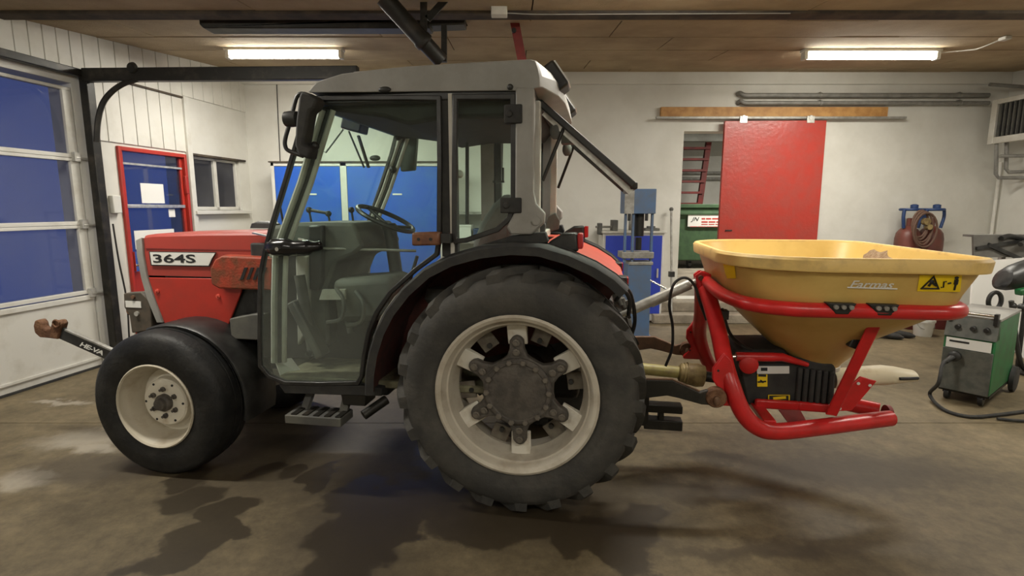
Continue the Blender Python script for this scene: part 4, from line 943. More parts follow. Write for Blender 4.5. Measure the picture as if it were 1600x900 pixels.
for (x, y, x2, y2, b_, r_) in ((730, 205, 730, 350, .3, .012), (652, 400, 640, 440, -.2, .01), (530, 440, 548, 520, -.3, .018), (468, 430, 490, 555, -.35, .03)):
    MB().cyl(P(x, y, b_), P(x2, y2, b_), r_).build('cab_rod', 'black' if r_ < .015 else 'dash', TR)
MB().bar(P(460, 470, -.36), P(505, 556, -.36), .10, .05).build('pedal_housing', 'dash', TR, bevel=.01)
MB().bar(P(632, 460, -.2), P(540, 465, -.2), .3, .25).build('transmission_tunnel', 'dash', TR, bevel=.04)
for (x, y) in ((525, 480), (556, 485)):
    MB().tube(smooth_path([P(x, y-30, -.36), P(x+12, y-10, -.40), P(x+8, y+18, -.42), P(x-14, y+24, -.42)], 4), .012, 6).build('cable_loop', 'dash', TR)
MB().plate([P(505, 452, -.36), P(540, 452, -.36), P(540, 468, -.36), P(500, 468, -.36)], .02).build('pedal_plate', 'cab_light', TR)
MB().prism([az(x, y, -.30) for x, y in ((484, 352), (506, 352), (505, 440), (498, 455), (486, 452))], -.32, -.22).build('switch_console', 'black', TR, bevel=.01)
MB().prism([az(x, y, -.33) for x, y in ((463, 400), (481, 400), (479, 520), (466, 540))], -.34, -.28).build('kick_panel', 'cab_light', TR, bevel=.008)
MB().plate([P(429, 562, -.50), P(455, 560, -.42), P(478, 590, -.42), P(440, 592, -.50)], .01).build('toe_board', 'cab_light', TR)
MB().cyl(P(500, 388, -.30), P(650, 392, -.20), .008).build('control_rod', 'steel', TR)
MB().lathe([(.016, 0), (.020, -.02), (.010, -.03)], P(485, 551, -.45), 'y', 12).build('floor_knob', 'black', TR)
# wiper motor, wiper arm, rear-view mirrors
p = P(555, 197, .1)
wm = MB().obox(p, (.13, .12, .07), Matrix.Rotation(R(15), 3, 'Y')).build('wiper_motor', 'black', TR, bevel=.01)
MB().bar(P(560, 212, .05), P(576, 262, .05), .022, .012).build('wiper_arm', 'black', TR); MB().tube([P(536, 202, -.1), P(509, 238, -.1), P(494, 231, -.1)], .006, 6).build('wiper_link', 'steel', TR)
MB().bar(P(569, 262, .05), P(545, 205, .05), .010, .008).build('wiper_blade', 'black', TR)
MB().prism([az(x, y, .62) for x, y in ((632, 216), (652, 214), (648, 266), (626, 268), (624, 258))], .62, .66).build('far_mirror', 'dash', TR, bevel=.008)
MB().cyl(P(620, 214, .5), P(690, 213, .5), .012).build('grab_rail', 'black', TR); MB().ball(P(622, 214, .5), .025).build('rail_end', 'black', TR); MB().ball(P(586, 247, .45), (.04, .02, .02)).build('handle_knob', 'black', TR); MB().ball(P(614, 265, .5), .025).build('latch', 'black', TR)
MB().box(*sorted((P(726, 206, .45).x, P(756, 206, .45).x)), .42, .48, P(740, 221, .45).z, P(740, 205, .45).z).build('latch_box', 'black', TR)
for x, w in ((762, .045), (779, .02)):
    p = P(x, 196, .52); q_ = P(x, 345, .52); MB().box(p.x-w, p.x+w, .50, .53, q_.z, p.z).build('far_rear_post', 'cab_grey' if w > .03 else 'black', TR)
MB().bar(P(786, 262, .3), P(786, 285, .3), .012, .012).bar(P(770, 284, .3), P(788, 284, .3), .012, .012).build('inner_handle', 'black', TR)
MB().ball(P(718, 272, -.52), .020).cyl(P(703, 273, -.53), P(718, 272, -.52), .01).build('door_knob', 'cab_light', TR)
# near mirror on its bow
mp = [(478, 144), (492, 149), (503, 156), (497, 172), (490, 176), (481, 226), (493, 231), (489, 250), (473, 244), (467, 228), (469, 190), (474, 152)]
mi = MB().prism([az(x, y, -.66) for x, y in mp], -.70, -.62).build('side_mirror', 'black_matte', TR, bevel=.012)
MB().tube(smooth_path([P(x, y, -.66) for x, y in ((477, 147), (468, 147), (462, 156), (455, 185), (446, 216), (446, 229), (452, 236), (474, 244))], 4), .010, 8).build('mirror_bow', 'black', mi)
MB().lathe([(.01, -.045), (.035, -.03), (.038, 0), (.035, .03), (.01, .045)], P(456, 186, -.66), 'x', 16).build('mirror_lamp', 'black', mi)
MB().ball(P(492, 228, -.62), .022).build('mirror_clamp', 'black', mi)
# outer handle, side lamp
oh = MB().tube(smooth_path([P(423, 387, -.60), P(436, 386, -.63), P(462, 387, -.64), P(488, 386, -.63), P(500, 384, -.60)], 5), [.034]*3+[.044]*6+[.036]*6+[.025]*6, 12, flat=(1, 1)).build('door_handle', 'black_gloss', TR)
MB().lathe([(.010, 0), (.010, -.02)], P(436, 389, -.665), 'y', 10).build('lock_barrel', 'chrome', oh)
MB().bar(P(466, 373, -.62), P(500, 381, -.62), .008, .008).build('catch_wire', 'chrome', oh)
ol = [az(x, y, -.64) for x, y in ((645, 363), (688, 362), (688, 383), (645, 384))]
sl = MB().prism(ol, -.66, -.60).build('side_lamp', 'orange_lens', TR, bevel=.01)
MB().box(ol[1][0], ol[1][0]+.045, -.64, -.57, ol[2][1]+.01, ol[1][1]-.01).build('lamp_foot', 'black', sl)
for x in (654, 673): MB().lathe([(.008, 0), (.008, -.004)], P(x, 374, -.66), 'y', 8).build('screw', 'black', sl)

# ---- rear mudguards: black moulding over the wheel, red steel inside
arch = [(578, 612), (579, 580), (584, 548), (594, 515), (610, 483), (635, 450), (668, 420), (705, 401), (750, 388), (800, 382), (845, 384), (890, 397), (930, 415), (960, 434), (979, 452)]
def arch_pts(b, extra=0):
    out = []
    for x, y in arch:
        p = P(x, y, -.60); d_ = Vector((p.x, 0, p.z-.615)); d_ = d_*(1+extra/d_.length); out.append(Vector((d_.x, b, .615+d_.z)))
    return out
for sg in (-1, 1):
    rings = [arch_pts(sg*b_, e) for b_, e in ((.66, -.045), (.66, -.004), (.645, .008), (.58, .014), (.50, .014), (.45, .010), (.45, -.004), (.58, 0), (.64, -.01))]
    rings = [[r[i] for r in rings] for i in range(len(arch))]
    mg = MB().loft(rings).build('rear_mudguard', 'black_matte', TR, ang=45)
    seam = [p+Vector((0, 0, 0)) for p in arch_pts(sg*.56, .0145)][9:]
    MB().tube(seam, .005, 6).build('seam', 'black', mg)
    rr_ = [arch_pts(sg*b_, e) for b_, e in ((.45, .0), (.22, .0), (.22, -.008), (.45, -.008))]
    MB().loft([[r[i] for r in rr_] for i in range(len(arch))]).build('mudguard_inner', 'red_lit', mg, ang=45)
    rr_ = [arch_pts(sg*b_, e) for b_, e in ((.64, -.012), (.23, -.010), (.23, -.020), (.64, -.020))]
    MB().loft([[r[i] for r in rr_] for i in range(len(arch))]).build('arch_shade', 'red_shaded', mg, ang=45)  # sheet added to carry the painted shade under the mudguard
    # tail lamp hood and lens
    tl = [az(x, y, -.5) for x, y in ((848, 389), (862, 375), (880, 364), (902, 363), (905, 392), (880, 392))]
    lm = MB().prism(tl, sg*.50-.055, sg*.50+.055).build('tail_lamp', 'black', TR, bevel=.012)
    p, q_ = az(903, 364, -.5), az(911, 388, -.5); MB().box(p[0], q_[0], sg*.50-.05, sg*.50+.05, q_[1], p[1]).build('lens', 'red_lens', lm, bevel=.006)
    a0_ = Vector((.50, 0, 1.125)); rl = MB().box(.46, .515, sg*.36-.05, sg*.36+.05, 1.10, 1.16).build('reflector', 'black', TR, bevel=.006)
    MB().box(.515, .522, sg*.36-.045, sg*.36+.045, 1.105, 1.155).build('lens', 'red_lens', rl)
dk = [arch_pts(b_, e)[10:] for b_, e in ((-.44, .004), (.44, .004), (.44, -.006), (-.44, -.006))]
MB().loft([[r[i] for r in dk] for i in range(len(arch)-10)]).build('rear_deck', 'red_lit', TR, ang=45)
# inner wheel-arch wall, red with its shade painted in
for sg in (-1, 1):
    ap_ = [(p.x, p.z) for p in arch_pts(0, -.005)]; MB().prism(ap_+[(.3, .8), (-.5, .6)], sg*.22-.005, sg*.22+.005).build('wheel_arch_wall', 'red_shaded', TR)

# ---- steps and exhaust under the cab
st = MB().prismz([(P(452, 655, -.62).x, -.66), (P(538, 655, -.62).x, -.66), (P(538, 655, -.62).x, -.52), (P(452, 655, -.62).x, -.52)], P(480, 664, -.66).z, P(480, 651, -.66).z).build('step', 'dash', TR, bevel=.004)
for k in range(5):
    x = P(460+k*17, 650, -.62).x; MB().box(x, x+.03, -.65, -.53, P(480, 651, -.66).z, P(480, 651, -.66).z+.006).build('tread_bar', 'dark_steel', st)
MB().bar(P(474, 648, -.57), P(488, 606, -.50), .045, .02).build('step_strap', 'dash', st)
MB().bar(P(536, 648, -.57), P(545, 612, -.50), .045, .02).build('step_strap', 'dash', st)
MB().prism([az(x, y, -.55) for x, y in ((536, 612), (575, 612), (575, 632), (540, 630))], -.58, -.45).build('frame_bracket', 'dark_steel', TR, bevel=.006)
MB().cyl(P(568, 649, -.60), P(604, 624, -.50), .026, 16).build('exhaust_stub', 'dark_steel', TR)

# ---- rear linkage
for sg in (-1, 1):
    b_ = sg*.452
    lk = [az(x, y, -.452) for x, y in ((985, 592), (1050, 592.5), (1072, 602), (1093, 611.5), (1106, 608), (1112, 632), (1096, 631), (1060, 621), (1042, 617), (985, 624))]
    ll = MB().prism(lk, b_-.014, b_+.014).build('lower_link', 'dark_steel' if sg < 0 else 'rust_brown', TR, bevel=.005)
    if sg < 0: MB().tube([P(x, y, -.463) for x, y in ((1000, 592), (1050, 592.5), (1072, 602), (1093, 611))], .005, 6).build('top_edge_strip', 'rust_brown', ll)  # lighter brown strip along the top edge
    ey = P(1118, 620, -.452); ey.y = b_
    pts = [None, Vector((lk[0][0]+.1, b_*.9, lk[0][1]-.05))]
    MB().lathe([(.014, -.025), (.044, -.025), (.050, -.017), (.050, .017), (.044, .025), (.014, .025)], ey, 'y', 22, closed=True).build('link_eye', 'rust', ll)
    MB().cyl(ey+Vector((0, -.04, 0)), ey+Vector((0, .05, 0)), .013).ball(ey+Vector((0, -.035, -.01)), (.016, .012, .024)).build('link_pin', 'rust_brown', ll)
    MB().cyl((.36, sg*.30, 1.0), (pts[1].x, b_, pts[1].z), .014).build('lift_rod', 'dark_steel', TR)
tl_ = MB().cyl(P(970, 492, 0), P(1010, 474, 0), .016).build('top_link', 'galv', TR)
MB().cyl(P(985, 485, 0), P(1078, 444, 0), .030, 16).build('turnbuckle', 'galv', tl_); MB().cyl(P(1072, 447, 0), P(1094, 436, 0), .015).ball(P(1094, 436, 0), (.03, .02, .03)).build('link_end', 'galv', tl_)
MB().bar(P(1018, 478, 0), P(1050, 463, 0), .012, .02).build('link_handle', 'steel', tl_)
MB().box(.25, .46, -.12, .12, .75, 1.0).build('lift_housing', 'dark_steel', TR, bevel=.03)
hb_ = MB(); p = lambda x, y: P(x, y, -.12)
for y0_, y1_ in ((631, 639), (654, 665)):
    q0, q1 = p(1005, y1_), p(1065, y0_); hb_.box(q0.x, q1.x, -.17, -.09, q0.z, q1.z+.0)
q0, q1 = p(1027, 660), p(1037, 630); hb_.box(q0.x, q1.x, -.16, -.10, q0.z, q1.z); q0, q1 = p(1000, 660), p(1014, 600); hb_.box(q0.x, q1.x, -.17, -.09, q0.z, q1.z)
hb_.build('hitch_clevis', 'dark_steel', TR, bevel=.005)
for k, pts in enumerate(([P(958, 458, -.2), P(972, 446, -.22), P(986, 462, -.2), P(992, 500, -.15), P(985, 530, -.1)], [P(962, 470, -.25), P(975, 455, -.28), P(984, 470, -.25), P(982, 492, -.2)])):
    MB().tube(smooth_path(pts, 5), .011, 8).build('hydraulic_hose', 'black', TR)
for k in range(3): MB().cyl(P(966+k*6, 462+k*4, -.2), P(972+k*6, 476+k*4, -.2), .014).build('coupling', 'steel', TR)

# ------------------------------------------------------------------ fertiliser spreader on the linkage
SC = 1.47
SP = thing('fertiliser_spreader', 'yellow hopper fertiliser spreader on red tubular frame behind the tractor', 'spreader', 't', (SC, 0, .3))
nz = 1.555
def lvl(z, hx, hy, r, cx=SC): return rrect(cx, 0, hx, hy, r, z, 8, r*.42 if z > 1.0 else None)
out_ = [lvl(1.235, .525, .695, .40), lvl(1.285, .527, .697, .40), lvl(1.290, .515, .685, .39), lvl(1.283, .497, .667, .38),
        lvl(1.12, .445, .60, .34), lvl(1.05, .40, .55, .34), lvl(.86, .265, .33, .25, 1.51), lvl(.74, .165, .18, .16, 1.54), lvl(.68, .11, .11, .11, nz), lvl(.66, .10, .10, .10, nz), lvl(.645, .11, .11, .11, nz), lvl(.65, .122, .122, .122, nz),
        lvl(.675, .135, .135, .135, nz), lvl(.74, .195, .21, .19, 1.54), lvl(.86, .29, .36, .28, 1.51), lvl(1.04, .425, .575, .36), lvl(1.085, .455, .612, .37), lvl(1.13, .466, .625, .375), lvl(1.228, .497, .665, .385)]
hop = MB().loft(out_, closed=True).build('hopper', 'yellow', SP, ang=32)
lip = [lvl(1.240, .500, .668, .385), lvl(1.240, .526, .696, .40), lvl(1.282, .530, .700, .40), lvl(1.294, .522, .692, .40), lvl(1.294, .500, .670, .38), lvl(1.286, .496, .666, .38)]
MB().loft(lip, closed=True).build('rim_lip', 'yellow_lip', hop, ang=40)
# dirt left inside
ptc = MB(); random.seed(3)
ring0 = []; ring1 = []; nn = 22        # flat ragged crust stuck to the sloping inner wall
for k in range(nn):
    t = 2*math.pi*k/nn; r_ = 1+random.uniform(-.22, .22); bb, zz = .27+math.cos(t)*.17*r_, 1.205+math.sin(t)*.062*r_
    aw = SC+.497-.052*(1.283-zz)/.163; ring0.append(Vector((aw+.004, bb, zz))); ring1.append(Vector((aw-.014, .27+(bb-.27)*.8, 1.205+(zz-1.205)*.8)))
ptc.loft([ring0, ring1])
ptc.build('dried_residue', 'residue', hop, ang=60)
for k in range(26):
    a = 2*math.pi*k/26; z_ = .80; r0 = .205+.02*math.cos(2*a)*-1
    p = Vector((1.525+math.cos(a)*r0*.98, math.sin(a)*r0*1.15, z_)); MB().ball(p, .011, 8).build('rivet', 'rust_brown', hop)
# writing and warning labels on the near side: the face leans inwards below the lip
def face(x, y, lift=.004):       # point on the near face of the hopper
    z1_, b1_, z2_, b2_ = 1.228, -.665, 1.13, -.625
    bb = b1_
    for _ in range(6):
        q = P(x, y, bb); bb = b1_+(q.z-z1_)/(z2_-z1_)*(b2_-b1_)
    return P(x, y, bb-lift)
fo = face(1327, 451, .005); fx = face(1399, 452, .005)-fo; fy = face(1327, 440, .005)-fo
text_mb('Farmas', fo+fy*.1, fx, fy, fy.length*1.05, fx.length*.97, .45).build('lettering', 'label_white', hop, sm=False)
MB().bar(face(1324, 449), face(1402, 451.5), .002, .005).build('underline', 'label_white', hop)
wl4 = [face(x, y, .002) for x, y in ((1437, 430), (1503, 430), (1500, 456), (1433, 455))]
wlab = MB().plate(wl4, .002).build('warning_label', 'label_yellow', hop, sm=False)
tri = [face(x, y, .005) for x, y in ((1459, 432), (1466.5, 451), (1440, 450.5))]
MB().tube(tri, .0055, 6, closed=True).build('warning_triangle', 'ink', wlab)
MB().tube([face(1451, 447, .005), face(1456, 441, .005), face(1463, 446, .005)], .006, 6).ball(face(1456, 440, .005), (.010, .003, .008), 8).build('hand_mark', 'ink', wlab)
MB().ball(face(1495, 434, .004), (.008, .002, .008), 8).tube([face(1494.5, 437, .004), face(1493, 444, .004)], .008, 6).tube([face(1493.5, 443, .004), face(1491, 453, .004)], .004, 6).tube([face(1486, 442, .004), face(1481, 443, .004)], .004, 6).build('person_mark', 'ink', wlab)
MB().tube([face(1470, 449, .004), face(1474, 449, .004), face(1475, 440, .004), face(1479, 440, .004)], .003, 5).build('step_mark', 'ink', wlab)
def corner(x, y):      # point on the rounded near-left corner of the hopper
    b_ = -.78
    while b_ < 0:
        p = P(x, y, b_); k = min(1, max(0, (p.z-1.13)/.098)); hx, hy, r_ = .466+.031*k, .625+.04*k, .375+.01*k
        dx, dy = max(0, abs(p.x-SC)-(hx-r_)), max(0, abs(p.y)-(hy-r_))
        if math.hypot(dx, dy) < r_+.004: return p
        b_ += .001
    return P(x, y, -.5)
gv = [[corner(x0_+(x1_-x0_)*i/4, y) for i in range(5)] for (x0_, x1_, y) in ((1129, 1147, 409), (1131, 1148, 418), (1133, 1149, 427), (1136, 1150, 435))]
MB().add([p for r in gv for p in r], [(j*5+i, j*5+i+1, j*5+i+6, j*5+i+5) for j in range(3) for i in range(4)]).build('side_label', 'label_yellow', hop)
# hopper ring tube
RZ = 1.062; rg = []
ring = [(.965, .02, 1.10), (.968, -.15, 1.09), (.985, -.32, 1.075), (1.03, -.47, 1.066), (1.10, -.555, RZ), (1.25, -.605, RZ-.004), (1.5, -.615, RZ), (1.75, -.61, RZ), (1.86, -.585, RZ), (1.925, -.52, RZ), (1.945, -.40, RZ), (1.945, 0, RZ), (1.945, .40, RZ), (1.925, .52, RZ), (1.86, .585, RZ), (1.75, .61, RZ), (1.25, .605, RZ), (1.10, .555, RZ), (1.03, .47, 1.066), (.985, .32, 1.075), (.968, .15, 1.09), (.965, -.02, 1.10)]
MB().tube(smooth_path(ring, 4), .033, 14).build('hopper_ring', 'red_frame', SP)
for xa, xb in ((1290, 1338), (1356, 1405)):
    p0_, p1_ = P(xa, 478, -.64), P(xb, 478, -.64); w_ = p1_.x-p0_.x
    ck = MB().prism([(p0_.x, 1.098), (p1_.x, 1.098), (p1_.x-.03, 1.05), (p0_.x+.04, 1.05)], -.648, -.60).build('ring_clamp', 'dark_steel', SP, bevel=.004)
    for k in (.3, .55, .8): MB().lathe([(.010, 0), (.010, -.012)], (p0_.x+w_*k, -.648, 1.082), 'y', 8).build('clamp_bolt', 'steel', ck)
# A-shaped hitch frame and base tubes
def frame_pts(sg):
    pts = [(.955, sg*.06, 1.06), (.97, sg*.12, 1.00), (.995, sg*.25, .86), (1.01, sg*.36, .73), (1.04, sg*.42, .62), (1.09, sg*.435, .505), (1.16, sg*.43, .435), (1.26, sg*.40, .405), (1.5, sg*.285, .395), (1.75, sg*.155, .387), (1.94, sg*.055, .380)]
    return smooth_path(pts, 4)
for sg in (-1, 1):
    ft = MB().tube(frame_pts(sg), .042, 16).build('frame_tube', 'red_frame', SP)
    lugp = [(.99, .80), (1.03, .76), (1.06, .60), (1.04, .53), (.93, .53), (.925, .545), (.955, .585), (.975, .61), (.94, .665), (.94, .72)]
    MB().prism(lugp, sg*.415-.012, sg*.415+.012).build('hitch_plate', 'red_frame', ft, bevel=.006)
    for z_ in (.68, .56): MB().lathe([(.006, 0), (.006, -.003)], (.965, sg*.415-.012, z_+.03), 'y', 8).build('plate_hole', 'ink', ft)
MB().prism([(.90, 1.13), (.93, 1.155), (.985, 1.14), (1.0, 1.05), (.985, .98), (.94, 1.0), (.915, 1.07)], -.035, -.022).build('mast_plate', 'red_frame', SP, bevel=.005)
MB().prism([(.90, 1.13), (.93, 1.155), (.985, 1.14), (1.0, 1.05), (.985, .98), (.94, 1.0), (.915, 1.07)], .022, .035).build('mast_plate', 'red_frame', SP, bevel=.005)
MB().cyl((.93, -.05, 1.118), (.93, .05, 1.118), .014).build('top_pin', 'rust_brown', SP)
MB().lathe([(.054, -.01), (.054, .01)], (1.955, 0, .378), 'x', 18).build('frame_end_cap', 'red_dark', SP)
# rear props from the base to the ring
for sg in (-1, 1):
    p0_, p1_ = P(1372, 495, -.50), P(1298, 648, -.28); p0_.y *= -sg; p1_.y *= -sg
    rp_ = MB().bar(p0_, p1_, .052, .012, (0, 1, 0)).bar(p0_+Vector((.025, sg*-.02, 0)), p1_+Vector((.025, sg*-.02, 0)), .010, .045, (0, 1, 0)).build('rear_prop', 'red_frame', SP, bevel=.004)
    q_ = P(1372, 492, -.50); MB().box(p0_.x-.06, p0_.x+.06, p0_.y-.02, p0_.y+.02, p0_.z-.02, p0_.z+.05).build('prop_plate', 'red_dark', rp_, bevel=.003)
bkp = [P(x, y, -.20) for x, y in ((1344, 588), (1369, 595), (1330, 641), (1300, 642), (1318, 610))]
gus = MB().plate(bkp, .014).build('gusset', 'red_frame', SP, bevel=.003)
for x, y in ((1341, 599), (1359, 602), (1312, 638)): MB().lathe([(.008, 0), (.008, -.004)], P(x, y, -.208), 'y', 10).build('gusset_hole', 'label_white', gus)
MB().plate([P(1216, 640, -.27), P(1250, 641, -.27), P(1262, 662, -.29), P(1234, 664, -.29)], .012).build('cross_strap', 'red_dark', SP)
MB().box(1.20, 1.26, -.40, .40, .43, .46).build('cross_member', 'red_frame', SP, bevel=.006)
# gearbox case
gx = [az(x, y, -.15) for x, y in ((1150, 552), (1160, 545), (1225, 545), (1232, 556), (1300, 568), (1306, 575), (1302, 632), (1180, 636), (1166, 630))]
gb_ = MB().prism(gx, -.16, .18).build('gear_case', 'black_matte', SP, bevel=.012)
MB().plate([P(1182, 572, -.165), P(1233, 572, -.165), P(1233, 583.5, -.165), P(1183, 584, -.165)], .006).build('scale_label', 'label_white', gb_)
MB().plate([P(1189, 574.5, -.169), P(1199, 574.5, -.169), P(1199, 579.5, -.169), P(1189, 579.5, -.169)], .003).build('scale_mark', 'ink', gb_)
MB().plate([P(1183, 585, -.165), P(1199, 585, -.165), P(1199, 604, -.165), P(1183, 604, -.165)], .004).build('warning_sticker', 'label_yellow', gb_)
MB().bar(P(1185, 586.5, -.169), P(1197, 587, -.169), .002, .012).bar(P(1184, 597, -.169), P(1197, 596, -.169), .002, .008).bar(P(1188, 594, -.169), P(1193, 598, -.169), .002, .008).build('sticker_mark', 'ink', gb_)
MB().plate([P(1200, 617, -.165), P(1234, 617, -.165), P(1234, 625, -.165), P(1200, 625, -.165)], .004).build('maker_sticker', 'label_yellow', gb_)
MB().plate([P(1202, 618.2, -.168), P(1232, 618.2, -.168), P(1232, 625, -.168), P(1202, 625, -.168)], .003).build('maker_sticker_ground', 'ink', gb_)
MB().bar(P(1208, 622.5, -.170), P(1228, 621, -.170), .002, .014).build('maker_mark', 'label_yellow', gb_)
# black bellows on the right half of the case
bw = MB(); 
for k in range(6):
    p = P(1248+k*10, 602, -.17); 
    MB().box(p.x-.013, p.x+.012, -.185, .185, P(1250, 628, -.17).z, P(1250, 574+k*.8, -.17).z).build('bellows_fold', 'black_matte', gb_, bevel=.008)
MB().cyl(P(1150, 557, -.19), P(1210, 558, -.19), .024).build('ram_barrel', 'red_frame', SP); 
MB().cyl(P(1136, 558, -.19), P(1152, 557, -.19), .010).build('ram_rod', 'chrome', SP)
MB().lathe([(.045, 0), (.048, -.01), (.048, -.03), (.04, -.035)], P(1168, 568, -.18), 'y', 20).build('crank_disc', 'red_frame', SP)
MB().tube([P(1205, 558, -.19), P(1222, 558, -.19), P(1262, 570, -.17)], [.024, .022, .012], 10).build('ram_link', 'red_frame', SP)
lb_ = MB(); p0_, p1_ = P(1179, 630, -.19), P(1248, 634, -.19); lb_.bar(p0_, p1_, .03, .05).bar(P(1246, 634, -.19), P(1302, 638, -.15), .03, .05); lb_.build('side_rail', 'red_frame', SP, bevel=.01)
p = P(1268, 563, -.02); MB().lathe([(.13, -.02), (.13, 0), (.10, .02)], (nz, 0, .655), 'z', 28).build('metering_ring', 'galv', SP)
# lever and strap hanging on the cone
MB().cyl(P(1345, 490, -.44), P(1338, 535, -.36), .010).build('lever_rod', 'black', SP); MB().obox(P(1338, 537, -.36), (.07, .04, .05), Matrix.Rotation(R(20), 3, 'Y')).build('lever_block', 'black', SP, bevel=.006)
MB().tube(smooth_path([P(1128, 482, -.1), P(1140, 520, -.1), P(1160, 540, -.15), P(1175, 548, -.15)], 5), .009, 8).build('control_hose', 'black', SP)
MB().box(P(1124, 480, -.08).x, P(1138, 480, -.08).x, -.11, -.05, P(1130, 498, -.08).z, P(1130, 484, -.08).z).build('hose_bracket', 'black', SP, bevel=.004)
# cream swinging spout pointing backwards
s0, s1 = P(1300, 592, 0), P(1427, 587, 0)
rings = []
for t, hw_, hh in ((0, .07, .05), (.15, .072, .052), (.45, .075, .050), (.62, .076, .052), (.78, .070, .044), (.9, .062, .034), (1.0, .055, .028)):
    c_ = s0.lerp(s1, t)+Vector((0, 0, .012*math.sin(t*3.1))); rings.append([c_+Vector((0, math.cos(a)*hw_, math.sin(a)*hh)) for a in [2*math.pi*k/16 for k in range(16)]])
spt = MB().loft(rings).build('spout', 'cream_plastic', SP, ang=40)
MB().tube([s0.lerp(s1, .74)+Vector((0, -.076, .012)), s0.lerp(s1, .86)+Vector((0, -.073, .010)), s0.lerp(s1, .98)+Vector((0, -.060, .006))], .008, 6).build('spout_slot', 'ink', spt)
# ------------------------------------------------------------------ PTO shaft and control hose (things of their own)
PT = thing('drive_shaft', 'yellow guarded drive shaft between tractor and spreader', 'drive shaft', 't', (.8, 0, .6))
a0, a1, a2 = P(1000, 577, 0), P(1062, 582, 0), P(1112, 590, 0)
MB().cyl((.30, 0, a0.z+.02), a1, .034, 18).build('shaft_guard', 'guard_yellow', PT)
for k in range(3): MB().cyl(a1.lerp(a2, .02+.09*k), a1.lerp(a2, .06+.09*k), .056+.006*k, 12).build('ridge_ring', 'brass', PT)
MB().tube([a1+(a1-a2)*.05, a1, a1.lerp(a2, .3), a1.lerp(a2, .55), a1.lerp(a2, .75), a1.lerp(a2, .8)], [.036, .05, .062, .068, .06, .035], 18).build('coupling_cone', 'brass', PT)
MB().cyl(a1.lerp(a2, .7), P(1150, 594, 0), .030, 14).build('yoke', 'dark_steel', PT)
CH_ = thing('control_cable', 'thin black control cable looping over the grey top link', 'cable', 't', tuple(P(1050, 590, -.1)))
MB().tube(smooth_path([P(x, y, -.08) for x, y in ((1040, 572), (1050, 545), (1051, 510), (1046, 478), (1051, 448), (1062, 436), (1074, 435), (1086, 447), (1093, 470), (1104, 500))], 5), .008, 7).build('cable', 'black', CH_)

# ------------------------------------------------------------------ right-hand corner: welder and odds and ends
c1, c2 = PF(1463, 622), PF(1542, 640)
dx_ = (c2-c1); dx_.z = 0; wdt = dx_.length; ang = math.atan2(dx_.y, dx_.x)
FR['v'] = ((c1.x, c1.y), ang)
WD = thing('welding_machine', 'green and grey welding machine on castors at right', 'welder', 'v', (wdt/2, .35, 0))
dp = .72
def hz(x, y):   # height of a point on the welder's front
    d = ray(x, y); n_ = Vector((-math.sin(ang), math.cos(ang))); t = (c1.x*n_.x+c1.y*n_.y)/(d[0]*n_.x+d[1]*n_.y); return CH+t*d[2]
hT, hB = hz(1480, 490), hz(1470, 605)
MB().add([(0, .0, hB), (wdt, .0, hB), (wdt, dp, hB), (0, dp, hB), (0, .0, hB+(hT-hB)*.71), (wdt, .0, hB+(hT-hB)*.71), (wdt, .07, hT-.02), (0, .07, hT-.02), (wdt, dp, hT-.02), (0, dp, hT-.02)], [(0, 1, 2, 3), (0, 4, 5, 1), (4, 7, 6, 5), (7, 9, 8, 6), (1, 5, 6, 8, 2), (0, 3, 9, 7, 4), (2, 8, 9, 3)]).build('casing', 'green_weld', WD, bevel=.008)
MB().box(.004, wdt-.004, -.012, .004, hB, hB+(hT-hB)*.56).build('front_plate', 'grey_weld', WD, bevel=.004)
MB().add([(.0, -.014, hB+(hT-hB)*.72), (wdt, -.014, hB+(hT-hB)*.72), (wdt, .045, hT), (0, .045, hT), (0, .1, hB+(hT-hB)*.72), (wdt, .1, hB+(hT-hB)*.72)], [(0, 1, 2, 3), (0, 3, 4), (1, 5, 2), (3, 2, 5, 4), (0, 4, 5, 1)]).build('control_panel', 'grey_weld', WD)
MB().box(.02, wdt-.02, -.016, -.008, hB+(hT-hB)*.57, hB+(hT-hB)*.70).build('name_strip', 'label_white', WD)
MB().box(.04, .16, -.0185, -.016, hB+(hT-hB)*.645, hB+(hT-hB)*.67).build('strip_mark', 'ink', WD)
for k in (.25, .55, .8): MB().lathe([(.018, .02), (.018, -.03), (.014, -.034)], (wdt*k, .012, hB+(hT-hB)*.85), 'y', 14).build('dial', 'black', WD)
MB().box(-.005, wdt+.005, .04, dp, hT-.022, hT).build('lid', 'cab_grey', WD, bevel=.004)
MB().cyl((.02, .02, hT+.02), (wdt-.02, .02, hT+.02), .012).build('push_bar', 'chrome', WD); 
for x in (.02, wdt-.02): MB().box(x-.012, x+.012, .005, .06, hT-.05, hT+.035).build('bar_end', 'black', WD)
for x in (.05, wdt-.05): MB().lathe([(.045, -.015), (.05, 0), (.045, .015)], (x, .06, .05), 'x', 16).box(x-.025, x+.025, .03, .09, .06, hB+.01).build('castor', 'black', WD)
for x in (-.02, wdt+.02): MB().lathe([(.09, -.02), (.105, -.015), (.105, .015), (.09, .02)], (x, dp-.02, .105), 'x', 20).build('rear_castor', 'black_matte', WD)
MB().box(.0, wdt, .02, dp, hB-.02, hB).build('chassis', 'dark_steel', WD)
MB().lathe([(.03, 0), (.04, -.02), (.04, -.05), (.025, -.06)], (.09, -.012, hB+(hT-hB)*.47), 'y', 16).build('torch_socket', 'black', WD)
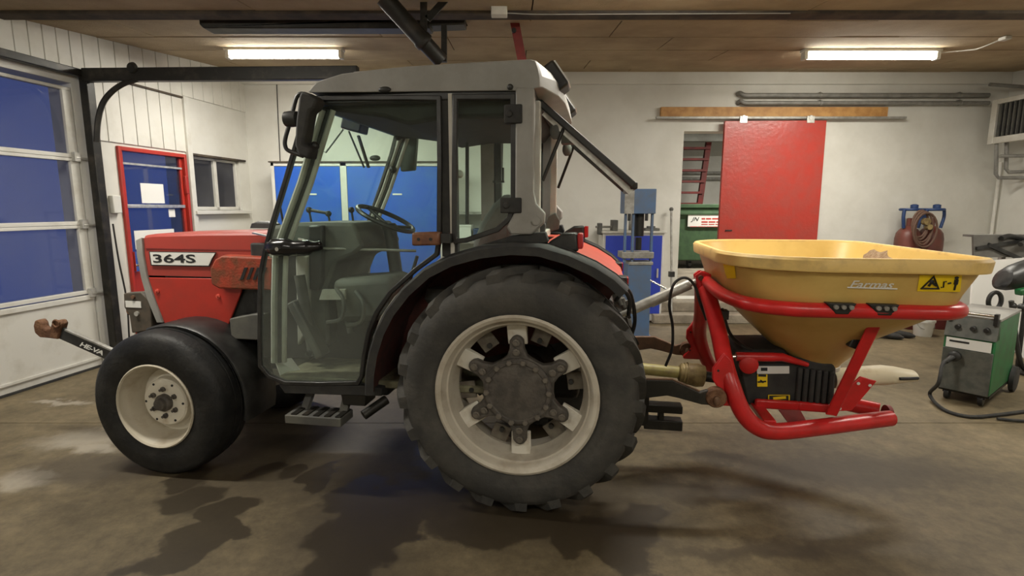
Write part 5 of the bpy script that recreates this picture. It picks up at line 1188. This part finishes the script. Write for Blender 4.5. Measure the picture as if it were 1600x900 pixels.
# torch lead from the socket round on the floor
fw = lambda x, y: PF(x, y, .014)
(ox, oy), rz = FR['v']
sk = Vector((ox+math.cos(rz)*.09+math.sin(rz)*.07, oy+math.sin(rz)*.09-math.cos(rz)*.07, hB+(hT-hB)*.46))
ld = [sk, sk+Vector((-.10, -.03, -.04)), sk+Vector((-.16, -.08, -.18)), fw(1452, 622)+Vector((0, 0, .03)), fw(1475, 640), fw(1515, 651), fw(1560, 648), fw(1620, 641), fw(1680, 640)]
TL = thing('torch_lead', 'black welding lead looping from the green welder over the floor', 'cable', 'w', tuple(fw(1475, 640)-Vector((0, 0, .014))))
MB().tube(smooth_path(ld, 5), .013, 8).build('lead', 'black_matte', TL); MB().cyl(sk+Vector((.03, .03, .01)), sk+Vector((-.07, -.02, -.03)), .025, 12, .014).build('plug', 'black', TL)
EL = one('earth_lead', MB().tube(smooth_path([fw(1558, 654), fw(1590, 657), fw(1640, 659)], 5), .010, 8), 'black_matte', 'second black lead lying at the frame edge by the welder', 'cable', off=tuple(fw(1558, 654)))
# stand with torch and helmet
sp0 = PY(1592, 560, 4.75)
ST = thing('welding_stand', 'black pole stand beside the green welder', 'stand', 'w', (sp0.x, 4.75, 0))
MB().cyl((sp0.x, 4.75, .02), (sp0.x-.03, 4.75, 1.16), .018).build('pole', 'black', ST)
MB().box(sp0.x-.06, sp0.x+.35, 4.62, 4.9, 0, .025).build('foot_plate', 'dark_steel', ST, bevel=.005)
MB().tube(smooth_path([PY(1580, 470, 4.7), PY(1588, 530, 4.7), PY(1596, 570, 4.7), PY(1612, 585, 4.7)], 4), .02, 8).build('hose', 'black', ST)
for (x, y, r_) in ((1583, 478, .03), (1597, 480, .035)): MB().ball(PY(x, y, 4.7), r_).build('knob', 'black', ST)
MB().bar(PY(1570, 483, 4.7), PY(1612, 486, 4.7), .02, .02).build('cross_arm', 'dark_steel', ST)
hp_ = PY(1582, 432, 4.25)
HM = thing('welding_helmet', 'black welding helmet with green panel hung above the welder', 'helmet', 'w', tuple(hp_+Vector((0, 0, -.12))))
rings = []
for t, rx, rz2 in ((0, .055, .06), (.06, .085, .085), (.3, .10, .105), (.6, .105, .115), (.85, .11, .12), (1, .10, .105)):
    c_ = hp_+Vector((-.11+.23*t, -.02+.02*t, -.02+.05*t)); rings.append([c_+Vector((math.sin(a)*.03, math.cos(a)*rx, math.sin(a)*rz2)) for a in [2*math.pi*k/18 for k in range(18)]])
MB().loft(rings).build('shell', 'black', HM); MB().obox(hp_+Vector((.03, -.10, -.10)), (.14, .06, .05), Matrix.Rotation(R(-12), 3, 'Y')).build('green_panel', 'green_weld', HM, bevel=.01)
gp_ = PY(1553, 480, 4.5)
GR = thing('torch_holder', 'black ring-shaped holder standing on the welder lid', 'holder', 'w', tuple(gp_+Vector((0, 0, -.06))))
MB().tube([gp_+Vector((math.cos(a)*.055, 0, .055+math.sin(a)*.075)) for a in [2*math.pi*k/20 for k in range(20)]], .018, 8, closed=True).build('ring', 'black', GR)
MB().obox(gp_+Vector((0, 0, -.035)), (.13, .07, .08), Matrix.Identity(3)).build('block', 'black', GR, bevel=.01)
# grey steel table with sloping tray behind
ty_ = 5.0; g2 = lambda x, y: PY(x, y, ty_)
TB = thing('steel_table', 'grey steel tray table with black straps at the right edge', 'table', 'w', (g2(1600, 400).x, 5.3, 0))
e0, e1 = g2(1521, 367), g2(1690, 365)
MB().prism([(e0.x, e0.z), (e1.x, e0.z), (e1.x, e0.z-.21), (e0.x+.03, e0.z-.21)], ty_, ty_+.02).build('front_plate', 'sheet_grey', TB)
MB().box(e0.x, e1.x, ty_+.02, ty_+.12, e0.z-.02, e0.z).build('table_top', 'sheet_grey', TB)
MB().bar(g2(1524, 388)+Vector((0, -.012, 0)), g2(1590, 377)+Vector((0, -.012, 0)), .02, .03).build('strap', 'black', TB)
MB().bar(g2(1542, 382)+Vector((0, -.014, 0)), g2(1600, 408)+Vector((0, -.014, 0)), .02, .035).build('strap', 'black', TB)
for x in (e0.x+.35, e1.x-.1): MB().box(x-.02, x+.02, ty_+.04, ty_+.08, 0, e0.z-.02).build('leg', 'steel', TB)
for i, (x, y, sx) in enumerate(((1580, 372, .12), (1597, 381, .10))):
    p = g2(x, y)+Vector((0, -.03-.06*i, 0)); one('torch_grip', MB().tube(smooth_path([p+Vector((-sx, 0, 0)), p+Vector((-.03, .02, .02)), p+Vector((sx, .03, -.01))], 4), .022, 8), 'black', ('longer' if i == 0 else 'shorter')+' black torch grip lying on the steel table', 'torch', off=tuple(p), group='torch grips')
# white sheet board leaning below the table
bw0 = PY(1515, 495, 5.0)
one('white_board', MB().add([PY(1516, 500, 4.9)+Vector((0, d_, 0)) for d_ in (0, .02)]+[PY(1600, 560, 4.9)+Vector((0, d_, 0)) for d_ in (0, .02)]+[PY(1640, 400, 4.95)+Vector((0, d_, 0)) for d_ in (0, .02)]+[PY(1536, 408, 4.95)+Vector((0, d_, 0)) for d_ in (0, .02)]+[PY(1520, 440, 4.95)+Vector((0, d_, 0)) for d_ in (0, .02)],
    [(0, 2, 4, 6, 8), (9, 7, 5, 3, 1), (0, 1, 3, 2), (2, 3, 5, 4), (4, 5, 7, 6), (6, 7, 9, 8), (8, 9, 1, 0)]), 'white_cloth', 'white sheet panel standing behind the green welder', 'panel', off=(PY(1560, 480, 4.95).x, 4.95, .7))
# buckets and gloves by the back wall
def bucket(x, y, r_, h, m, label, grp):
    p = PF(x, y); t = thing('bucket', label, 'bucket', 'w', tuple(p), grp)
    MB().lathe([(r_*.8, 0), (r_*.82, .005), (r_, h), (r_*1.06, h), (r_*1.06, h-.03), (r_*1.0, h-.03), (r_*.97, h-.005), (r_*.78, .01), (.01, .01)], p, 'z', 24).build('pail', m, t)
    MB().tube(smooth_path([p+Vector((-r_, 0, h-.02)), p+Vector((-r_*.6, -r_*.7, h-.10)), p+Vector((r_*.6, -r_*.7, h-.10)), p+Vector((r_, 0, h-.02))], 4), .006, 6).build('bail_handle', 'steel', t)
bucket(1441, 524, .11, .20, 'label_white', 'white bucket on the floor below the yellow hopper', 'buckets by the wall')
bucket(1418, 512, .15, .30, 'maroon', 'dark red bucket left of the white bucket', 'buckets by the wall')
bucket(1465, 512, .15, .26, 'maroon', 'dark red bucket between white bucket and welder', 'buckets by the wall')
for i, (x, y) in enumerate(((1386, 529), (1404, 527))):
    p = PF(x, y); g_ = thing('work_shoe', ('left' if i == 0 else 'right')+' dark work shoe of the pair on the floor', 'shoe', 'w', tuple(p), 'pair of work shoes')
    d_ = Vector((.13, -.06, 0))
    MB().tube([p-d_+Vector((0, 0, .04)), p-d_*.6+Vector((0, 0, .055)), p+Vector((0, 0, .045)), p+d_*.7+Vector((0, 0, .035)), p+d_*1.1+Vector((0, 0, .025))], [.03, .05, .048, .043, .015], 12, flat=(1, .8)).build('upper', 'black_matte', g_)
    MB().tube([p-d_*.8+Vector((0, 0, .08)), p-d_*.3+Vector((0, 0, .085))], .02, 8).build('lining', 'glove_yellow', g_)
